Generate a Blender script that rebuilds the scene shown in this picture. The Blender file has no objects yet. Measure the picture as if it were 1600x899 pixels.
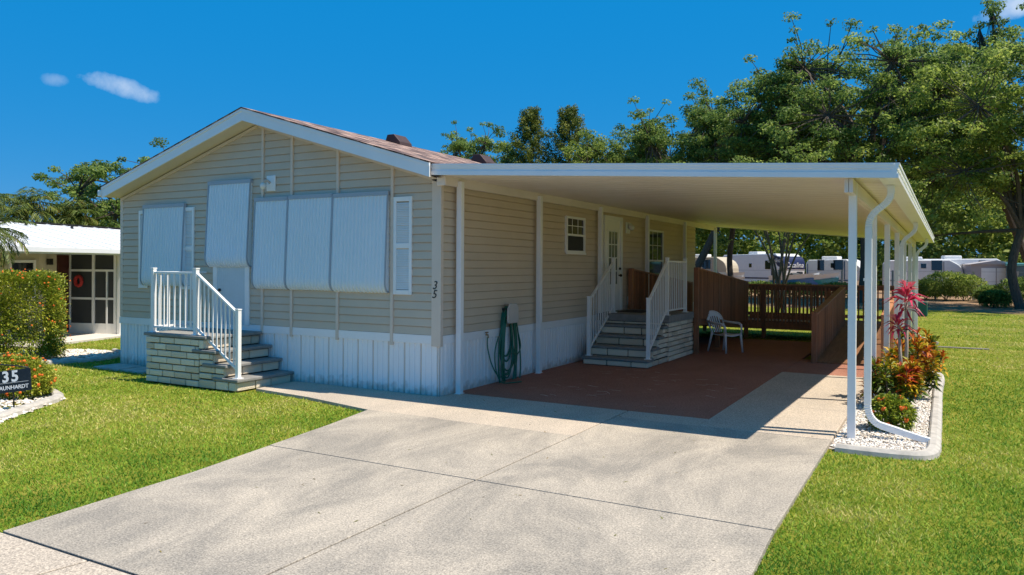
import bpy, bmesh, math, random
import numpy as np
from mathutils import Vector, Matrix, Quaternion
random.seed(7)
R=math.radians
S=bpy.context.scene
C=S.collection
# ---------------------------------------------------------------- camera
CAM=(6.33,-9.13,1.896)
YAW,PIT,ROL=R(29.367),R(-0.137),R(0.332)
cam=bpy.data.cameras.new('camera'); co=bpy.data.objects.new('camera',cam); C.objects.link(co)
F_=Vector((-math.sin(YAW)*math.cos(PIT),math.cos(YAW)*math.cos(PIT),math.sin(PIT)))
R_=Vector((math.cos(YAW),math.sin(YAW),0)); U_=R_.cross(F_)
R2=R_*math.cos(ROL)+U_*math.sin(ROL); U2=-R_*math.sin(ROL)+U_*math.cos(ROL)
m=Matrix((R2,U2,-F_)).transposed().to_4x4(); m.translation=Vector(CAM); co.matrix_world=m
cam.sensor_width=36; cam.lens=36*1191.155/1600; cam.shift_y=-30.743/1600
cam.clip_start=.1; cam.clip_end=2000
S.camera=co
# ---------------------------------------------------------------- light
SUN=Vector((1.53,.26,2.97)).normalized()
w=bpy.data.worlds.new('World'); S.world=w; w.use_nodes=True
nt=w.node_tree; N=nt.nodes; L=nt.links
bg=N['Background']; bg.inputs[1].default_value=.108
sky=N.new('ShaderNodeTexSky'); sky.sky_type='NISHITA'; sky.sun_disc=False
sky.sun_elevation=math.asin(SUN.z); sky.sun_rotation=math.atan2(SUN.x,SUN.y)
sky.air_density=1.0; sky.dust_density=.2; sky.ozone_density=2.5; sky.altitude=0
hs=N.new('ShaderNodeHueSaturation'); hs.inputs['Saturation'].default_value=1.45; hs.inputs['Hue'].default_value=.487; hs.inputs['Value'].default_value=1.0
L.new(sky.outputs[0],hs.inputs['Color'])
dp=N.new('ShaderNodeMix'); dp.data_type='RGBA'; dp.inputs[0].default_value=.92; L.new(hs.outputs[0],dp.inputs[6]); dp.inputs[7].default_value=(.01,1.1,2.9,1)
def dirpx(x,y):
    u=(x-800)/1191.155; v=-(y-449.5+30.743)/1191.155
    return (F_+R2*u+U2*v).normalized()
tc=N.new('ShaderNodeTexCoord')
nz=N.new('ShaderNodeTexNoise'); nz.inputs['Scale'].default_value=26; nz.inputs['Detail'].default_value=7; nz.inputs['Roughness'].default_value=.6
L.new(tc.outputs['Generated'],nz.inputs['Vector'])
def M_(op,a,b=None,cl=False):
    n=N.new('ShaderNodeMath'); n.operation=op; n.use_clamp=cl
    for i,v in enumerate((a,b)):
        if v is None: continue
        if isinstance(v,(int,float)): n.inputs[i].default_value=v
        else: L.new(v,n.inputs[i])
    return n.outputs[0]
def VM(op,a,b):
    n=N.new('ShaderNodeVectorMath'); n.operation=op
    for i,v in enumerate((a,b)):
        if hasattr(v,'links'): L.new(v,n.inputs[i])
        else: n.inputs[i].default_value=v
    return n
cl=None
for (px,py,wx,hy,rot,st) in ((182,134,50,15,-13,.6),(84,125,17,10,0,.3),(1592,8,40,17,12,.8),(1478,128,75,36,15,.75),(1410,275,60,30,0,.4),(1300,330,300,14,0,.12)):
    d=dirpx(px,py); c,s=math.cos(R(rot)),math.sin(R(rot))
    rr=(R2*c+U2*s); uu=(-R2*s+U2*c)
    df=VM('SUBTRACT',tc.outputs['Generated'],tuple(d)).outputs[0]
    a=M_('DIVIDE',VM('DOT_PRODUCT',df,tuple(rr)).outputs['Value'],wx/1191)
    b=M_('DIVIDE',VM('DOT_PRODUCT',df,tuple(uu)).outputs['Value'],hy/1191)
    q=M_('ADD',M_('MULTIPLY',a,a),M_('MULTIPLY',b,b))
    f=M_('SUBTRACT',1.0,q)
    f=M_('ADD',f,M_('MULTIPLY',M_('SUBTRACT',nz.outputs[0],.55),2.6))
    f=M_('MULTIPLY',f,st,True); f=M_('MINIMUM',f,st)
    cl=f if cl is None else M_('MAXIMUM',cl,f)
mx=N.new('ShaderNodeMix'); mx.data_type='RGBA'
L.new(cl,mx.inputs['Factor']); L.new(dp.outputs[2],mx.inputs[6]); mx.inputs[7].default_value=(2.9,3.5,4.4,1)
L.new(mx.outputs[2],bg.inputs[0])
sl=bpy.data.lights.new('sun','SUN'); sl.energy=3.3; sl.angle=R(.53); sl.color=(1,.90,.76)
so=bpy.data.objects.new('sun',sl); C.objects.link(so); so.rotation_euler=SUN.to_track_quat('Z','Y').to_euler(); so.location=(10,0,20)
S.view_settings.view_transform='Standard'; S.view_settings.look='None'; S.view_settings.exposure=1.03; S.view_settings.gamma=1
S.render.engine='CYCLES'
S.cycles.max_bounces=8; S.cycles.diffuse_bounces=5; S.cycles.transparent_max_bounces=8
# ---------------------------------------------------------------- materials
MT={}
def mat(name,col,rough=.6,var=0,vs=4,bump=0,bs=60,metal=0,col2=None,stretch=None,spec=.5,det=5,trans=0):
    if name in MT: return MT[name]
    m=bpy.data.materials.new(name); m.use_nodes=True; t=m.node_tree; n=t.nodes; l=t.links
    p=n['Principled BSDF']; p.inputs['Roughness'].default_value=rough; p.inputs['Metallic'].default_value=metal
    p.inputs['Specular IOR Level'].default_value=spec
    p.inputs['Base Color'].default_value=(*col,1)
    tc=n.new('ShaderNodeTexCoord'); src=tc.outputs['Object']
    if stretch:
        mp=n.new('ShaderNodeMapping'); mp.inputs['Scale'].default_value=stretch; l.new(src,mp.inputs[0]); src=mp.outputs[0]
    if var or col2:
        z=n.new('ShaderNodeTexNoise'); z.inputs['Scale'].default_value=vs; z.inputs['Detail'].default_value=det; z.inputs['Roughness'].default_value=.65; l.new(src,z.inputs[0])
        r=n.new('ShaderNodeValToRGB'); r.color_ramp.elements[0].position=.3; r.color_ramp.elements[1].position=.7
        if col2: a,b=col2,col
        else: a,b=tuple(c*(1-var) for c in col),tuple(min(1,c*(1+var)) for c in col)
        r.color_ramp.elements[0].color=(*a,1); r.color_ramp.elements[1].color=(*b,1)
        l.new(z.outputs[0],r.inputs[0]); l.new(r.outputs[0],p.inputs['Base Color'])
    if bump:
        z2=n.new('ShaderNodeTexNoise'); z2.inputs['Scale'].default_value=bs; z2.inputs['Detail'].default_value=4; l.new(src,z2.inputs[0])
        b=n.new('ShaderNodeBump'); b.inputs['Strength'].default_value=.6; b.inputs['Distance'].default_value=bump; l.new(z2.outputs[0],b.inputs['Height']); l.new(b.outputs[0],p.inputs['Normal'])
    MT[name]=m; return m
def tintmat(name,stops,rough=.55,trans=.3,spec=.3):
    """material whose colour is picked per leaf / stone / block by the face attribute tint"""
    m=bpy.data.materials.new(name); m.use_nodes=True; t=m.node_tree; n=t.nodes; l=t.links
    p=n['Principled BSDF']; p.inputs['Roughness'].default_value=rough; p.inputs['Specular IOR Level'].default_value=spec
    a=n.new('ShaderNodeAttribute'); a.attribute_name='tint'
    r=n.new('ShaderNodeValToRGB'); e=r.color_ramp.elements
    while len(e)<len(stops): e.new(.5)
    for i,(pos,c) in enumerate(stops): e[i].position=pos; e[i].color=(*c,1)
    l.new(a.outputs['Fac'],r.inputs[0]); l.new(r.outputs[0],p.inputs['Base Color'])
    if trans:
        tr=n.new('ShaderNodeBsdfTranslucent'); l.new(r.outputs[0],tr.inputs[0])
        mx=n.new('ShaderNodeMixShader'); mx.inputs[0].default_value=trans
        l.new(p.outputs[0],mx.inputs[1]); l.new(tr.outputs[0],mx.inputs[2]); l.new(mx.outputs[0],n['Material Output'].inputs[0])
    MT[name]=m; return m
SIDING=mat('vinyl_siding',(.61,.50,.375),.5,var=.05,vs=1.3,bump=.0006,bs=90)
TRIMB=mat('beige_trim',(.70,.58,.47),.5,var=.03)
WHITE=mat('white_paint',(.85,.85,.83),.35,var=.03,vs=3)
WHITEM=mat('white_metal',(.85,.85,.84),.32,var=.03,vs=2)
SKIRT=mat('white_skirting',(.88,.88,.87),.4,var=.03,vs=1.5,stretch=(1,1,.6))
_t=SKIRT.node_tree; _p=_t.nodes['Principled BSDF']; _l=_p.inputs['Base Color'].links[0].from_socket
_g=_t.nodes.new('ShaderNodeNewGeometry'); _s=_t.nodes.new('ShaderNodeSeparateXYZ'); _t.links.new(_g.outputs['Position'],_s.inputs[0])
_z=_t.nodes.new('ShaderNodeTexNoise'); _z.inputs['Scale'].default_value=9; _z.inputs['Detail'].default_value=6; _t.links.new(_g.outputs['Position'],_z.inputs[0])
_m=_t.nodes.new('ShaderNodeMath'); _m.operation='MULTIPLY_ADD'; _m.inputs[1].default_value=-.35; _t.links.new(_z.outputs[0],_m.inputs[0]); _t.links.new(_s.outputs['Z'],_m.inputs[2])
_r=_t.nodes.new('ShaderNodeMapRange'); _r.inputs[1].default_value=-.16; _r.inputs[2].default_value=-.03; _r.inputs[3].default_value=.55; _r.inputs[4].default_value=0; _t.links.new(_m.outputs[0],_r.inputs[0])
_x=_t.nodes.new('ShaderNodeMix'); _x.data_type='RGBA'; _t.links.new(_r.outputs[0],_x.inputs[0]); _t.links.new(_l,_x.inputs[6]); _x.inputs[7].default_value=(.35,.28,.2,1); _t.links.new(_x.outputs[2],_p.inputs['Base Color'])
SOFF=mat('soffit_metal',(.66,.60,.50),.5,var=.04,vs=2)
PANC=mat('roof_pan_cream',(.78,.70,.64),.38,var=.06,vs=.7)
AWN=mat('awning_metal',(.72,.80,.84),.38,var=.02,vs=1.5)
AWNB=mat('awning_edge',(.36,.41,.46),.4)
GLASS=mat('dark_glass',(.012,.016,.018),.04,spec=.9)
SCREEN=mat('dark_screen',(.03,.033,.034),.75)
BLACK=mat('black_metal',(.015,.015,.016),.4)
BROWNV=mat('brown_vent',(.05,.025,.022),.6,var=.2)
RUBBER=mat('rubber',(.02,.02,.02),.8)
WOOD=mat('deck_wood',(.30,.145,.07),.65,col2=(.17,.075,.035),vs=3,stretch=(6,.6,6),bump=.001,bs=40)
WOODR=mat('rail_wood',(.46,.20,.095),.65,col2=(.28,.12,.055),vs=3,stretch=(6,6,.8),bump=.001,bs=40)
_t=WOODR.node_tree; _p=_t.nodes['Principled BSDF']; _l=_p.inputs['Base Color'].links[0].from_socket; _o=_t.nodes.new('ShaderNodeObjectInfo'); _m=_t.nodes.new('ShaderNodeMapRange'); _m.inputs[3].default_value=.6; _m.inputs[4].default_value=1.3
_x=_t.nodes.new('ShaderNodeMix'); _x.data_type='RGBA'; _x.blend_type='MULTIPLY'; _x.inputs[0].default_value=1; _t.links.new(_o.outputs['Random'],_m.inputs[0]); _t.links.new(_l,_x.inputs[6]); _t.links.new(_m.outputs[0],_x.inputs[7]); _t.links.new(_x.outputs[2],_p.inputs['Base Color'])
TREAD=mat('grey_tread',(.24,.235,.22),.8,var=.15,vs=9,bump=.002,bs=50)
MORTAR=mat('mortar',(.05,.042,.035),.95)
PLASTIC=mat('white_plastic',(.72,.72,.72),.4)
BEIGEP=mat('beige_plastic',(.56,.52,.47),.5)
HOSE=mat('green_hose',(.012,.14,.085),.35)
BARK=mat('bark',(.13,.10,.075),.95,col2=(.055,.042,.033),vs=5,stretch=(4,4,.7),bump=.02,bs=9)
PALMB=mat('palm_bark',(.20,.15,.10),.95,var=.3,vs=10)
CURB=mat('curb_concrete',(.44,.41,.365),.9,var=.25,vs=6,bump=.002,bs=70)
LAMPG=mat('lamp_glass',(.75,.75,.70),.2)
# concrete with stains
def concrete(name,base,dark,warm):
    m=bpy.data.materials.new(name); m.use_nodes=True; t=m.node_tree; n=t.nodes; l=t.links
    p=n['Principled BSDF']; p.inputs['Roughness'].default_value=.88; p.inputs['Specular IOR Level'].default_value=.2
    tc=n.new('ShaderNodeTexCoord')
    def noise(scale,st=(1,1,1),det=6,rg=.6,dist=0):
        mp=n.new('ShaderNodeMapping'); mp.inputs['Scale'].default_value=st; l.new(tc.outputs['Object'],mp.inputs[0])
        z=n.new('ShaderNodeTexNoise'); z.inputs['Scale'].default_value=scale; z.inputs['Detail'].default_value=det; z.inputs['Roughness'].default_value=rg; z.inputs['Distortion'].default_value=dist; l.new(mp.outputs[0],z.inputs[0]); return z.outputs[0]
    def ramp(src,a,b,pa,pb):
        r=n.new('ShaderNodeValToRGB'); r.color_ramp.elements[0].position=pa; r.color_ramp.elements[1].position=pb
        r.color_ramp.elements[0].color=(*a,1); r.color_ramp.elements[1].color=(*b,1); l.new(src,r.inputs[0]); return r.outputs[0]
    def mix(fac,a,b,mode='MIX'):
        x=n.new('ShaderNodeMix'); x.data_type='RGBA'; x.blend_type=mode
        if isinstance(fac,float): x.inputs[0].default_value=fac
        else: l.new(fac,x.inputs[0])
        l.new(a,x.inputs[6]); l.new(b,x.inputs[7]); return x.outputs[2]
    A=ramp(noise(.8,(1.25,.65,1),9,.74,.6),dark,base,.40,.64)
    B=ramp(noise(.45),warm,base,.35,.65)
    c=mix(.18,A,B)
    sp=ramp(noise(70,det=3,rg=.8),(.52,.52,.53),(1.2,1.2,1.2),.36,.62)
    c=mix(1.0,c,sp,'MULTIPLY')
    sp2=ramp(noise(34,det=5,rg=.8),(.76,.76,.78),(1.10,1.09,1.08),.35,.62)
    c=mix(1.0,c,sp2,'MULTIPLY')
    v=n.new('ShaderNodeTexVoronoi'); v.inputs['Scale'].default_value=5.5; l.new(tc.outputs['Object'],v.inputs[0])
    sp3=ramp(v.outputs['Distance'],(.45,.43,.38),(1,1,1),.012,.035)
    c=mix(1.0,c,sp3,'MULTIPLY')
    l.new(c,p.inputs['Base Color'])
    b=n.new('ShaderNodeBump'); b.inputs['Strength'].default_value=.5; b.inputs['Distance'].default_value=.003; l.new(noise(120,det=3),b.inputs['Height']); l.new(b.outputs[0],p.inputs['Normal'])
    MT[name]=m; return m
CONC=concrete('driveway_concrete',(.54,.475,.38),(.27,.25,.215),(.56,.485,.375))
CONC2=concrete('walk_concrete',(.60,.51,.40),(.47,.41,.33),(.62,.52,.40))
REDP=concrete('red_patio_paint',(.42,.20,.14),(.33,.15,.10),(.45,.22,.155))
# ---------------------------------------------------------------- helpers
def tag(o,label=None,cat=None,group=None,kind=None):
    if label: o['label']=label
    if cat: o['category']=cat
    if group: o['group']=group
    if kind: o['kind']=kind
    return o
def empty(name,loc,label=None,cat=None,group=None,rz=0):
    o=bpy.data.objects.new(name,None); o.location=loc; o.rotation_euler=(0,0,rz); o.empty_display_size=.2; C.objects.link(o)
    return tag(o,label,cat,group)
def wloc(p):
    v=Vector((0,0,0))
    while p is not None: v=v+Vector(p.location); p=p.parent
    return v
def copy_tree(o,parent=None,label=None):
    c=o.copy(); C.objects.link(c)
    if parent is not None: c.parent=parent
    if label: c['label']=label
    for ch in [x for x in bpy.data.objects if x.parent==o]: copy_tree(ch,c)
    return c
class MB:
    def __init__(s): s.v=[]; s.f=[]; s.t=[]
    def add(s,v,f,tint=None):
        k=len(s.v); s.v+= [tuple(p) for p in v]; s.f+=[tuple(i+k for i in q) for q in f]
        s.t+=[tint if tint is not None else 0.]*len(f); return s
    def box(s,x0,x1,y0,y1,z0,z1,t=None):
        return s.add([(x0,y0,z0),(x1,y0,z0),(x1,y1,z0),(x0,y1,z0),(x0,y0,z1),(x1,y0,z1),(x1,y1,z1),(x0,y1,z1)],
          [(0,3,2,1),(4,5,6,7),(0,1,5,4),(1,2,6,5),(2,3,7,6),(3,0,4,7)],t)
    def bar(s,a,b,w,h,up=(0,0,1),t=None):
        a=Vector(a);b=Vector(b);d=(b-a).normalized();u=Vector(up)
        if abs(d.dot(u))>.98: u=Vector((0,1,0))
        r=d.cross(u).normalized();u=r.cross(d)
        v=[p+r*(i*w/2)+u*(j*h/2) for p in (a,b) for i,j in ((-1,-1),(1,-1),(1,1),(-1,1))]
        return s.add(v,[(0,1,2,3),(7,6,5,4),(0,4,5,1),(1,5,6,2),(2,6,7,3),(3,7,4,0)],t)
    def prism(s,poly,h0,h1,axis='z',t=None):
        n=len(poly)
        def P(p,h): return {'z':(p[0],p[1],h),'y':(p[0],h,p[1]),'x':(h,p[0],p[1])}[axis]
        v=[P(p,h0) for p in poly]+[P(p,h1) for p in poly]
        f=[tuple(range(n))[::-1],tuple(range(n,2*n))]+[(i,(i+1)%n,(i+1)%n+n,i+n) for i in range(n)]
        return s.add(v,f,t)
    def tube(s,pts,r,n=8,cap=True,sq=None,t=None):
        pts=[Vector(p) for p in pts]; rs=r if isinstance(r,(list,tuple)) else [r]*len(pts)
        v=[];f=[];ref=None
        for i,p in enumerate(pts):
            d=(pts[min(i+1,len(pts)-1)]-pts[max(i-1,0)]).normalized()
            if ref is None: ref=Vector((0,0,1)) if abs(d.z)<.9 else Vector((0,1,0))
            a=ref-d*ref.dot(d)
            a=a.normalized() if a.length>1e-4 else d.orthogonal().normalized()
            ref=a; b=d.cross(a)
            for k in range(n):
                th=2*math.pi*(k+.5)/n
                ca,sa=math.cos(th),math.sin(th)
                if sq: ca,sa=[(1 if x>0 else -1)*q*(rs[i]/.05) for x,q in ((ca,sq[0]),(sa,sq[1]))]
                else: ca*=rs[i];sa*=rs[i]
                v.append(p+a*ca+b*sa)
        for i in range(len(pts)-1):
            for k in range(n): f.append((i*n+k,i*n+(k+1)%n,(i+1)*n+(k+1)%n,(i+1)*n+k))
        if cap: f+= [tuple(range(n))[::-1],tuple(range((len(pts)-1)*n,len(pts)*n))]
        return s.add(v,f,t)
    def ball(s,c,r,n=8,m_=6,sc=(1,1,1),t=None):
        v=[];f=[]
        for i in range(m_+1):
            th=math.pi*i/m_
            for k in range(n):
                ph=2*math.pi*k/n; v.append((c[0]+sc[0]*r*math.sin(th)*math.cos(ph),c[1]+sc[1]*r*math.sin(th)*math.sin(ph),c[2]+sc[2]*r*math.cos(th)))
        for i in range(m_):
            for k in range(n): f.append((i*n+k,(i+1)*n+k,(i+1)*n+(k+1)%n,i*n+(k+1)%n))
        return s.add(v,f,t)
    def build(s,name,mt,parent=None,local=False,smooth=False,bevel=0,seg=2,tint=False):
        me=bpy.data.meshes.new(name)
        off=Vector((0,0,0)) if (local or parent is None) else wloc(parent)
        me.from_pydata([(p[0]-off[0],p[1]-off[1],p[2]-off[2]) for p in s.v],[],s.f); me.materials.append(mt)
        if tint:
            a=me.attributes.new('tint','FLOAT','FACE'); a.data.foreach_set('value',s.t)
        bm=bmesh.new(); bm.from_mesh(me); bmesh.ops.recalc_face_normals(bm,faces=bm.faces); bm.to_mesh(me); bm.free()
        if smooth: me.polygons.foreach_set('use_smooth',[True]*len(me.polygons))
        o=bpy.data.objects.new(name,me); C.objects.link(o)
        if parent is not None: o.parent=parent
        if bevel:
            b=o.modifiers.new('bevel','BEVEL'); b.width=bevel; b.segments=seg; b.limit_method='ANGLE'; b.angle_limit=R(40)
        return o
def npmesh(name,V,Fq,mt,tint=None,parent=None,nv=4,smooth=False):
    """fast mesh from numpy arrays; Fq is (n,nv)"""
    me=bpy.data.meshes.new(name); V=np.asarray(V,np.float32)
    if parent is not None:
        V=V-np.array(wloc(parent),np.float32)
    Fq=np.asarray(Fq,np.int32); n=len(Fq)
    me.vertices.add(len(V)); me.vertices.foreach_set('co',V.ravel())
    me.loops.add(n*nv); me.loops.foreach_set('vertex_index',Fq.ravel())
    me.polygons.add(n); me.polygons.foreach_set('loop_start',np.arange(n,dtype=np.int32)*nv)
    if tint is not None:
        a=me.attributes.new('tint','FLOAT','FACE'); a.data.foreach_set('value',np.asarray(tint,np.float32))
    me.materials.append(mt); me.update(calc_edges=True)
    if smooth: me.polygons.foreach_set('use_smooth',[True]*n)
    o=bpy.data.objects.new(name,me); C.objects.link(o)
    if parent is not None: o.parent=parent
    return o
def text_mesh(name,txt,size,mt,parent,matrix,extrude=.003,shear=0,align='CENTER',bold=0,spacing=1):
    cu=bpy.data.curves.new(name,'FONT'); cu.body=txt; cu.size=size; cu.extrude=extrude; cu.shear=shear; cu.align_x=align; cu.align_y='CENTER'; cu.offset=bold; cu.resolution_u=3; cu.space_character=spacing
    t=bpy.data.objects.new(name+'_src',cu); C.objects.link(t)
    bpy.context.view_layer.update()
    me=bpy.data.meshes.new_from_object(t.evaluated_get(bpy.context.evaluated_depsgraph_get())); bpy.data.objects.remove(t)
    me.name=name; me.materials.clear(); me.materials.append(mt); me.transform(matrix)
    o=bpy.data.objects.new(name,me); C.objects.link(o); o.parent=parent
    return o
def poly_sheet(name,polys,z,mt,th=0,bevel=0,kind='structure'):
    mb=MB()
    for p in polys: mb.prism(p,z-th,z)
    o=mb.build(name,mt,bevel=bevel); tag(o,kind=kind); return o
rng=np.random.default_rng(11)
def leaves(P,D,Ln,W,droop=.25,fold=.25,rng=rng):
    """folded leaves: P base points, D directions (n,3), Ln length, W width -> verts, quads (2 quads per leaf)"""
    n=len(P); D=D/np.linalg.norm(D,axis=1,keepdims=True)
    up=np.tile([0,0,1.],(n,1))+rng.normal(0,.35,(n,3))
    Sd=np.cross(D,up); Sd/=np.linalg.norm(Sd,axis=1,keepdims=True)+1e-9
    Nn=np.cross(Sd,D)
    Ln=Ln[:,None];W=W[:,None]
    b=P; mid=P+D*Ln*.5+Nn*(Ln*0.06); tip=P+D*Ln-np.array([0,0,1.])*Ln*droop
    l=mid+Sd*W*.5+Nn*W*fold; r=mid-Sd*W*.5+Nn*W*fold
    V=np.stack([b,l,tip,mid,r],1).reshape(-1,3)
    k=np.arange(n)[:,None]*5
    Fq=np.stack([k+[[0,3,2,1]],k+[[0,4,2,3]]],1).reshape(-1,4)
    return V,Fq
def quads(P,Nrm,sz,asp=.6,rng=rng):
    n=len(P); Nrm=Nrm/np.linalg.norm(Nrm,axis=1,keepdims=True)
    a=rng.normal(0,1,(n,3)); a-=Nrm*(a*Nrm).sum(1,keepdims=True); a/=np.linalg.norm(a,axis=1,keepdims=True)
    b=np.cross(Nrm,a); s=sz[:,None]
    V=np.stack([P-a*s,P+b*s*asp,P+a*s,P-b*s*asp],1).reshape(-1,3)
    return V,np.arange(n*4).reshape(-1,4)
# ---------------------------------------------------------------- ground
def groundmat():
    m=bpy.data.materials.new('lawn_ground'); m.use_nodes=True; t=m.node_tree; n=t.nodes; l=t.links
    p=n['Principled BSDF']; p.inputs['Roughness'].default_value=.95; p.inputs['Specular IOR Level'].default_value=.1
    g=n.new('ShaderNodeNewGeometry'); sx=n.new('ShaderNodeSeparateXYZ'); l.new(g.outputs['Position'],sx.inputs[0])
    def noise(sc,det=5,rg=.6):
        z=n.new('ShaderNodeTexNoise'); z.inputs['Scale'].default_value=sc; z.inputs['Detail'].default_value=det; z.inputs['Roughness'].default_value=rg; l.new(g.outputs['Position'],z.inputs[0]); return z.outputs[0]
    def ramp(src,st):
        r=n.new('ShaderNodeValToRGB'); e=r.color_ramp.elements
        while len(e)<len(st): e.new(.5)
        for i,(a,c) in enumerate(st): e[i].position=a; e[i].color=(*c,1)
        l.new(src,r.inputs[0]); return r.outputs[0]
    def mix(f,a,b,mode='MIX'):
        x=n.new('ShaderNodeMix'); x.data_type='RGBA'; x.blend_type=mode
        if isinstance(f,float): x.inputs[0].default_value=f
        else: l.new(f,x.inputs[0])
        l.new(a,x.inputs[6]); l.new(b,x.inputs[7]); return x.outputs[2]
    grass=ramp(noise(1.1,6,.7),[(.28,(.15,.20,.025)),(.5,(.25,.27,.035)),(.72,(.40,.34,.08))])
    fine=ramp(noise(38,4,.8),[(.3,(.55,.6,.5)),(.7,(1.35,1.3,1.2))])
    grass=mix(1.0,grass,fine,'MULTIPLY')
    mulch=ramp(noise(1.6,7,.75),[(.3,(.13,.085,.055)),(.52,(.31,.20,.12)),(.72,(.50,.35,.22))])
    mr=n.new('ShaderNodeMath'); mr.operation='MULTIPLY_ADD'; l.new(noise(.25,5),mr.inputs[0]); mr.inputs[1].default_value=9.; l.new(sx.outputs['Y'],mr.inputs[2])
    mr2=n.new('ShaderNodeMapRange'); mr2.inputs[1].default_value=33.8; mr2.inputs[2].default_value=35.6; l.new(mr.outputs[0],mr2.inputs[0])
    grass=mix(1.0,grass,ramp(noise(.9,2),[(0,(.78,.80,.76)),(1,(.84,.84,.8))]),'MULTIPLY')
    l.new(mix(mr2.outputs[0],grass,mulch),p.inputs['Base Color'])
    b=n.new('ShaderNodeBump'); b.inputs['Distance'].default_value=.03; b.inputs['Strength'].default_value=.7; l.new(noise(45,3,.8),b.inputs['Height']); l.new(b.outputs[0],p.inputs['Normal'])
    return m
gm=groundmat()
mb=MB(); mb.add([(-700,-40,-.045),(700,-40,-.045),(700,1200,-.045),(-700,1200,-.045)],[(0,1,2,3)])
tag(mb.build('ground',gm),kind='structure')
# driveway, walk, strip, patio, street apron  (top at z=0)
g_=.009
XL=[(-.22,-1.33),(.0,-2.3),(.2,-3.4),(.39,-4.5),(.55,-6.2)]
poly_sheet('driveway',[
 [(-.22,-1.33),(0,-2.3),(.2-g_,-3.4+g_),(2.75-g_,-3.4+g_),(2.75-g_,-1.36),(.9,-1.36),(.9,-1.33)],
 [(2.75+g_,-3.4+g_),(5.29,-3.4+g_),(5.29,-.1),(2.75+g_,-.1)],
 [(.2,-3.4-g_),(.39,-4.5),(.55,-6.2+g_),(2.75-g_,-6.2+g_),(2.75-g_,-3.4-g_)],
 [(2.75+g_,-6.2+g_),(5.42,-6.2+g_),(5.33,-4.5),(5.29,-3.4-g_),(2.75+g_,-3.4-g_)]],0,CONC,.1,.004)
poly_sheet('walkway',[
 [(-2.8,-.88),(-1.6,-1.02),(-.22,-1.325),(.9,-1.325),(.9,-1.352),(2.75-g_,-1.352),(2.75-g_,.37),(0,.37),(0,-.02),(-2.86,-.02)],
 [(2.75+g_,-.094),(3.815,-.094),(3.815,.37),(2.75+g_,.37)]],-.001,CONC2,.1,.004)
poly_sheet('side_slab',[
 [(3.82,-.09),(5.29,-.09),(5.29,1.795),(3.82,1.795)],[(3.82,1.805),(5.29,1.805),(5.29,3.59),(3.82,3.59)],[(3.82,3.60),(5.29,3.60),(5.29,5.35),(3.82,5.35)]],.003,CONC2,.12,.008)
poly_sheet('patio',[[(0,.376),(3.815,.376),(3.815,11.6),(0,11.6)],[(3.82,5.356),(5.3,5.356),(5.3,7.6),(3.82,7.6)]],-.002,REDP,.1)
poly_sheet('street',[
 [(-3,-6.7),(.3,-6.2-g_),(1.58,-6.2-g_),(1.35,-7.5),(-3,-7.5)],
 [(1.60,-6.2-g_),(12,-6.2-g_),(12,-7.5),(1.37,-7.5)]],-.004,CONC2,.1,.004)
mb=MB(); mb.box(-60,60,-25,-7.51,-.1,-.012); tag(mb.build('road',mat('asphalt',(.07,.07,.07),.9,var=.2,vs=30)),kind='structure')
mb=MB(); mb.prism([(.62,-6.3),(5.25,-6.3),(5.2,-.2),(.1,-.2),(.1,-2.0),(.3,-3.4)],-.09,-.03); tag(mb.build('joint_filler',mat('joint_dirt',(.05,.042,.032),1)),kind='structure')
# ---------------------------------------------------------------- mobile home
HX0,HX1,HY1=-7.45,0.,13.1
zr,sl=4.27,.298; rx=HX0/2
def zroof(x): return zr-sl*abs(x-rx)          # soffit / fascia bottom line
house=empty('mobile_home',(rx,0,0),'beige vinyl sided single storey mobile home with white skirting and awning covered windows','house')
def siding_x(y,x0,x1,z0,z1,gable=False,out=-1,hgt=.1235):
    mb=MB(); z=z0
    while z<z1-.005:
        zt=min(z+hgt,z1)
        def rngx(zz):
            if not gable: return x0,x1
            h=(zr-.0-zz)/sl; return max(x0,rx-h),min(x1,rx+h)
        a0,b0=rngx(z); a1,b1=rngx(zt)
        if b0-a0<.05: break
        if b1<a1: a1=b1=rx
        pr=.026
        zq=z+(zt-z)*.86
        aq,bq=rngx(zq)
        mb.add([(a0,y+out*pr,z),(b0,y+out*pr,z),(bq,y+out*.012,zq),(aq,y+out*.012,zq),(b1,y+out*.001,zt),(a1,y+out*.001,zt)],[(0,1,2,3),(3,2,4,5)])
        mb.add([(a0,y+out*pr,z),(b0,y+out*pr,z),(b0,y,z-.001),(a0,y,z-.001)],[(0,1,2,3)])
        z=zt
    return mb
def siding_y(x,y0,y1,z0,z1,out=1,hgt=.1235):
    mb=MB(); z=z0
    while z<z1-.005:
        zt=min(z+hgt,z1); pr=.026
        zq=z+(zt-z)*.86
        mb.add([(x+out*pr,y0,z),(x+out*pr,y1,z),(x+out*.012,y1,zq),(x+out*.012,y0,zq),(x+out*.001,y1,zt),(x+out*.001,y0,zt)],[(0,1,2,3),(3,2,4,5)])
        mb.add([(x+out*pr,y0,z),(x+out*pr,y1,z),(x,y1,z-.001),(x,y0,z-.001)],[(0,1,2,3)])
        z=zt
    return mb
siding_x(0,HX0,HX1,.88,4.3,True).build('front_wall',SIDING,house)
siding_y(0,0,HY1,.88,3.22).build('side_wall',SIDING,house)
mb=MB(); mb.box(HX0+.01,-.01,.01,HY1,.0,3.12); mb.prism([(HX0+.01,3.12),(-.01,3.12),(-.01,3.15),(rx,zr-.01),(HX0+.01,3.15)],.01,HY1,'y'); mb.build('wall_core',SIDING,house)
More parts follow.
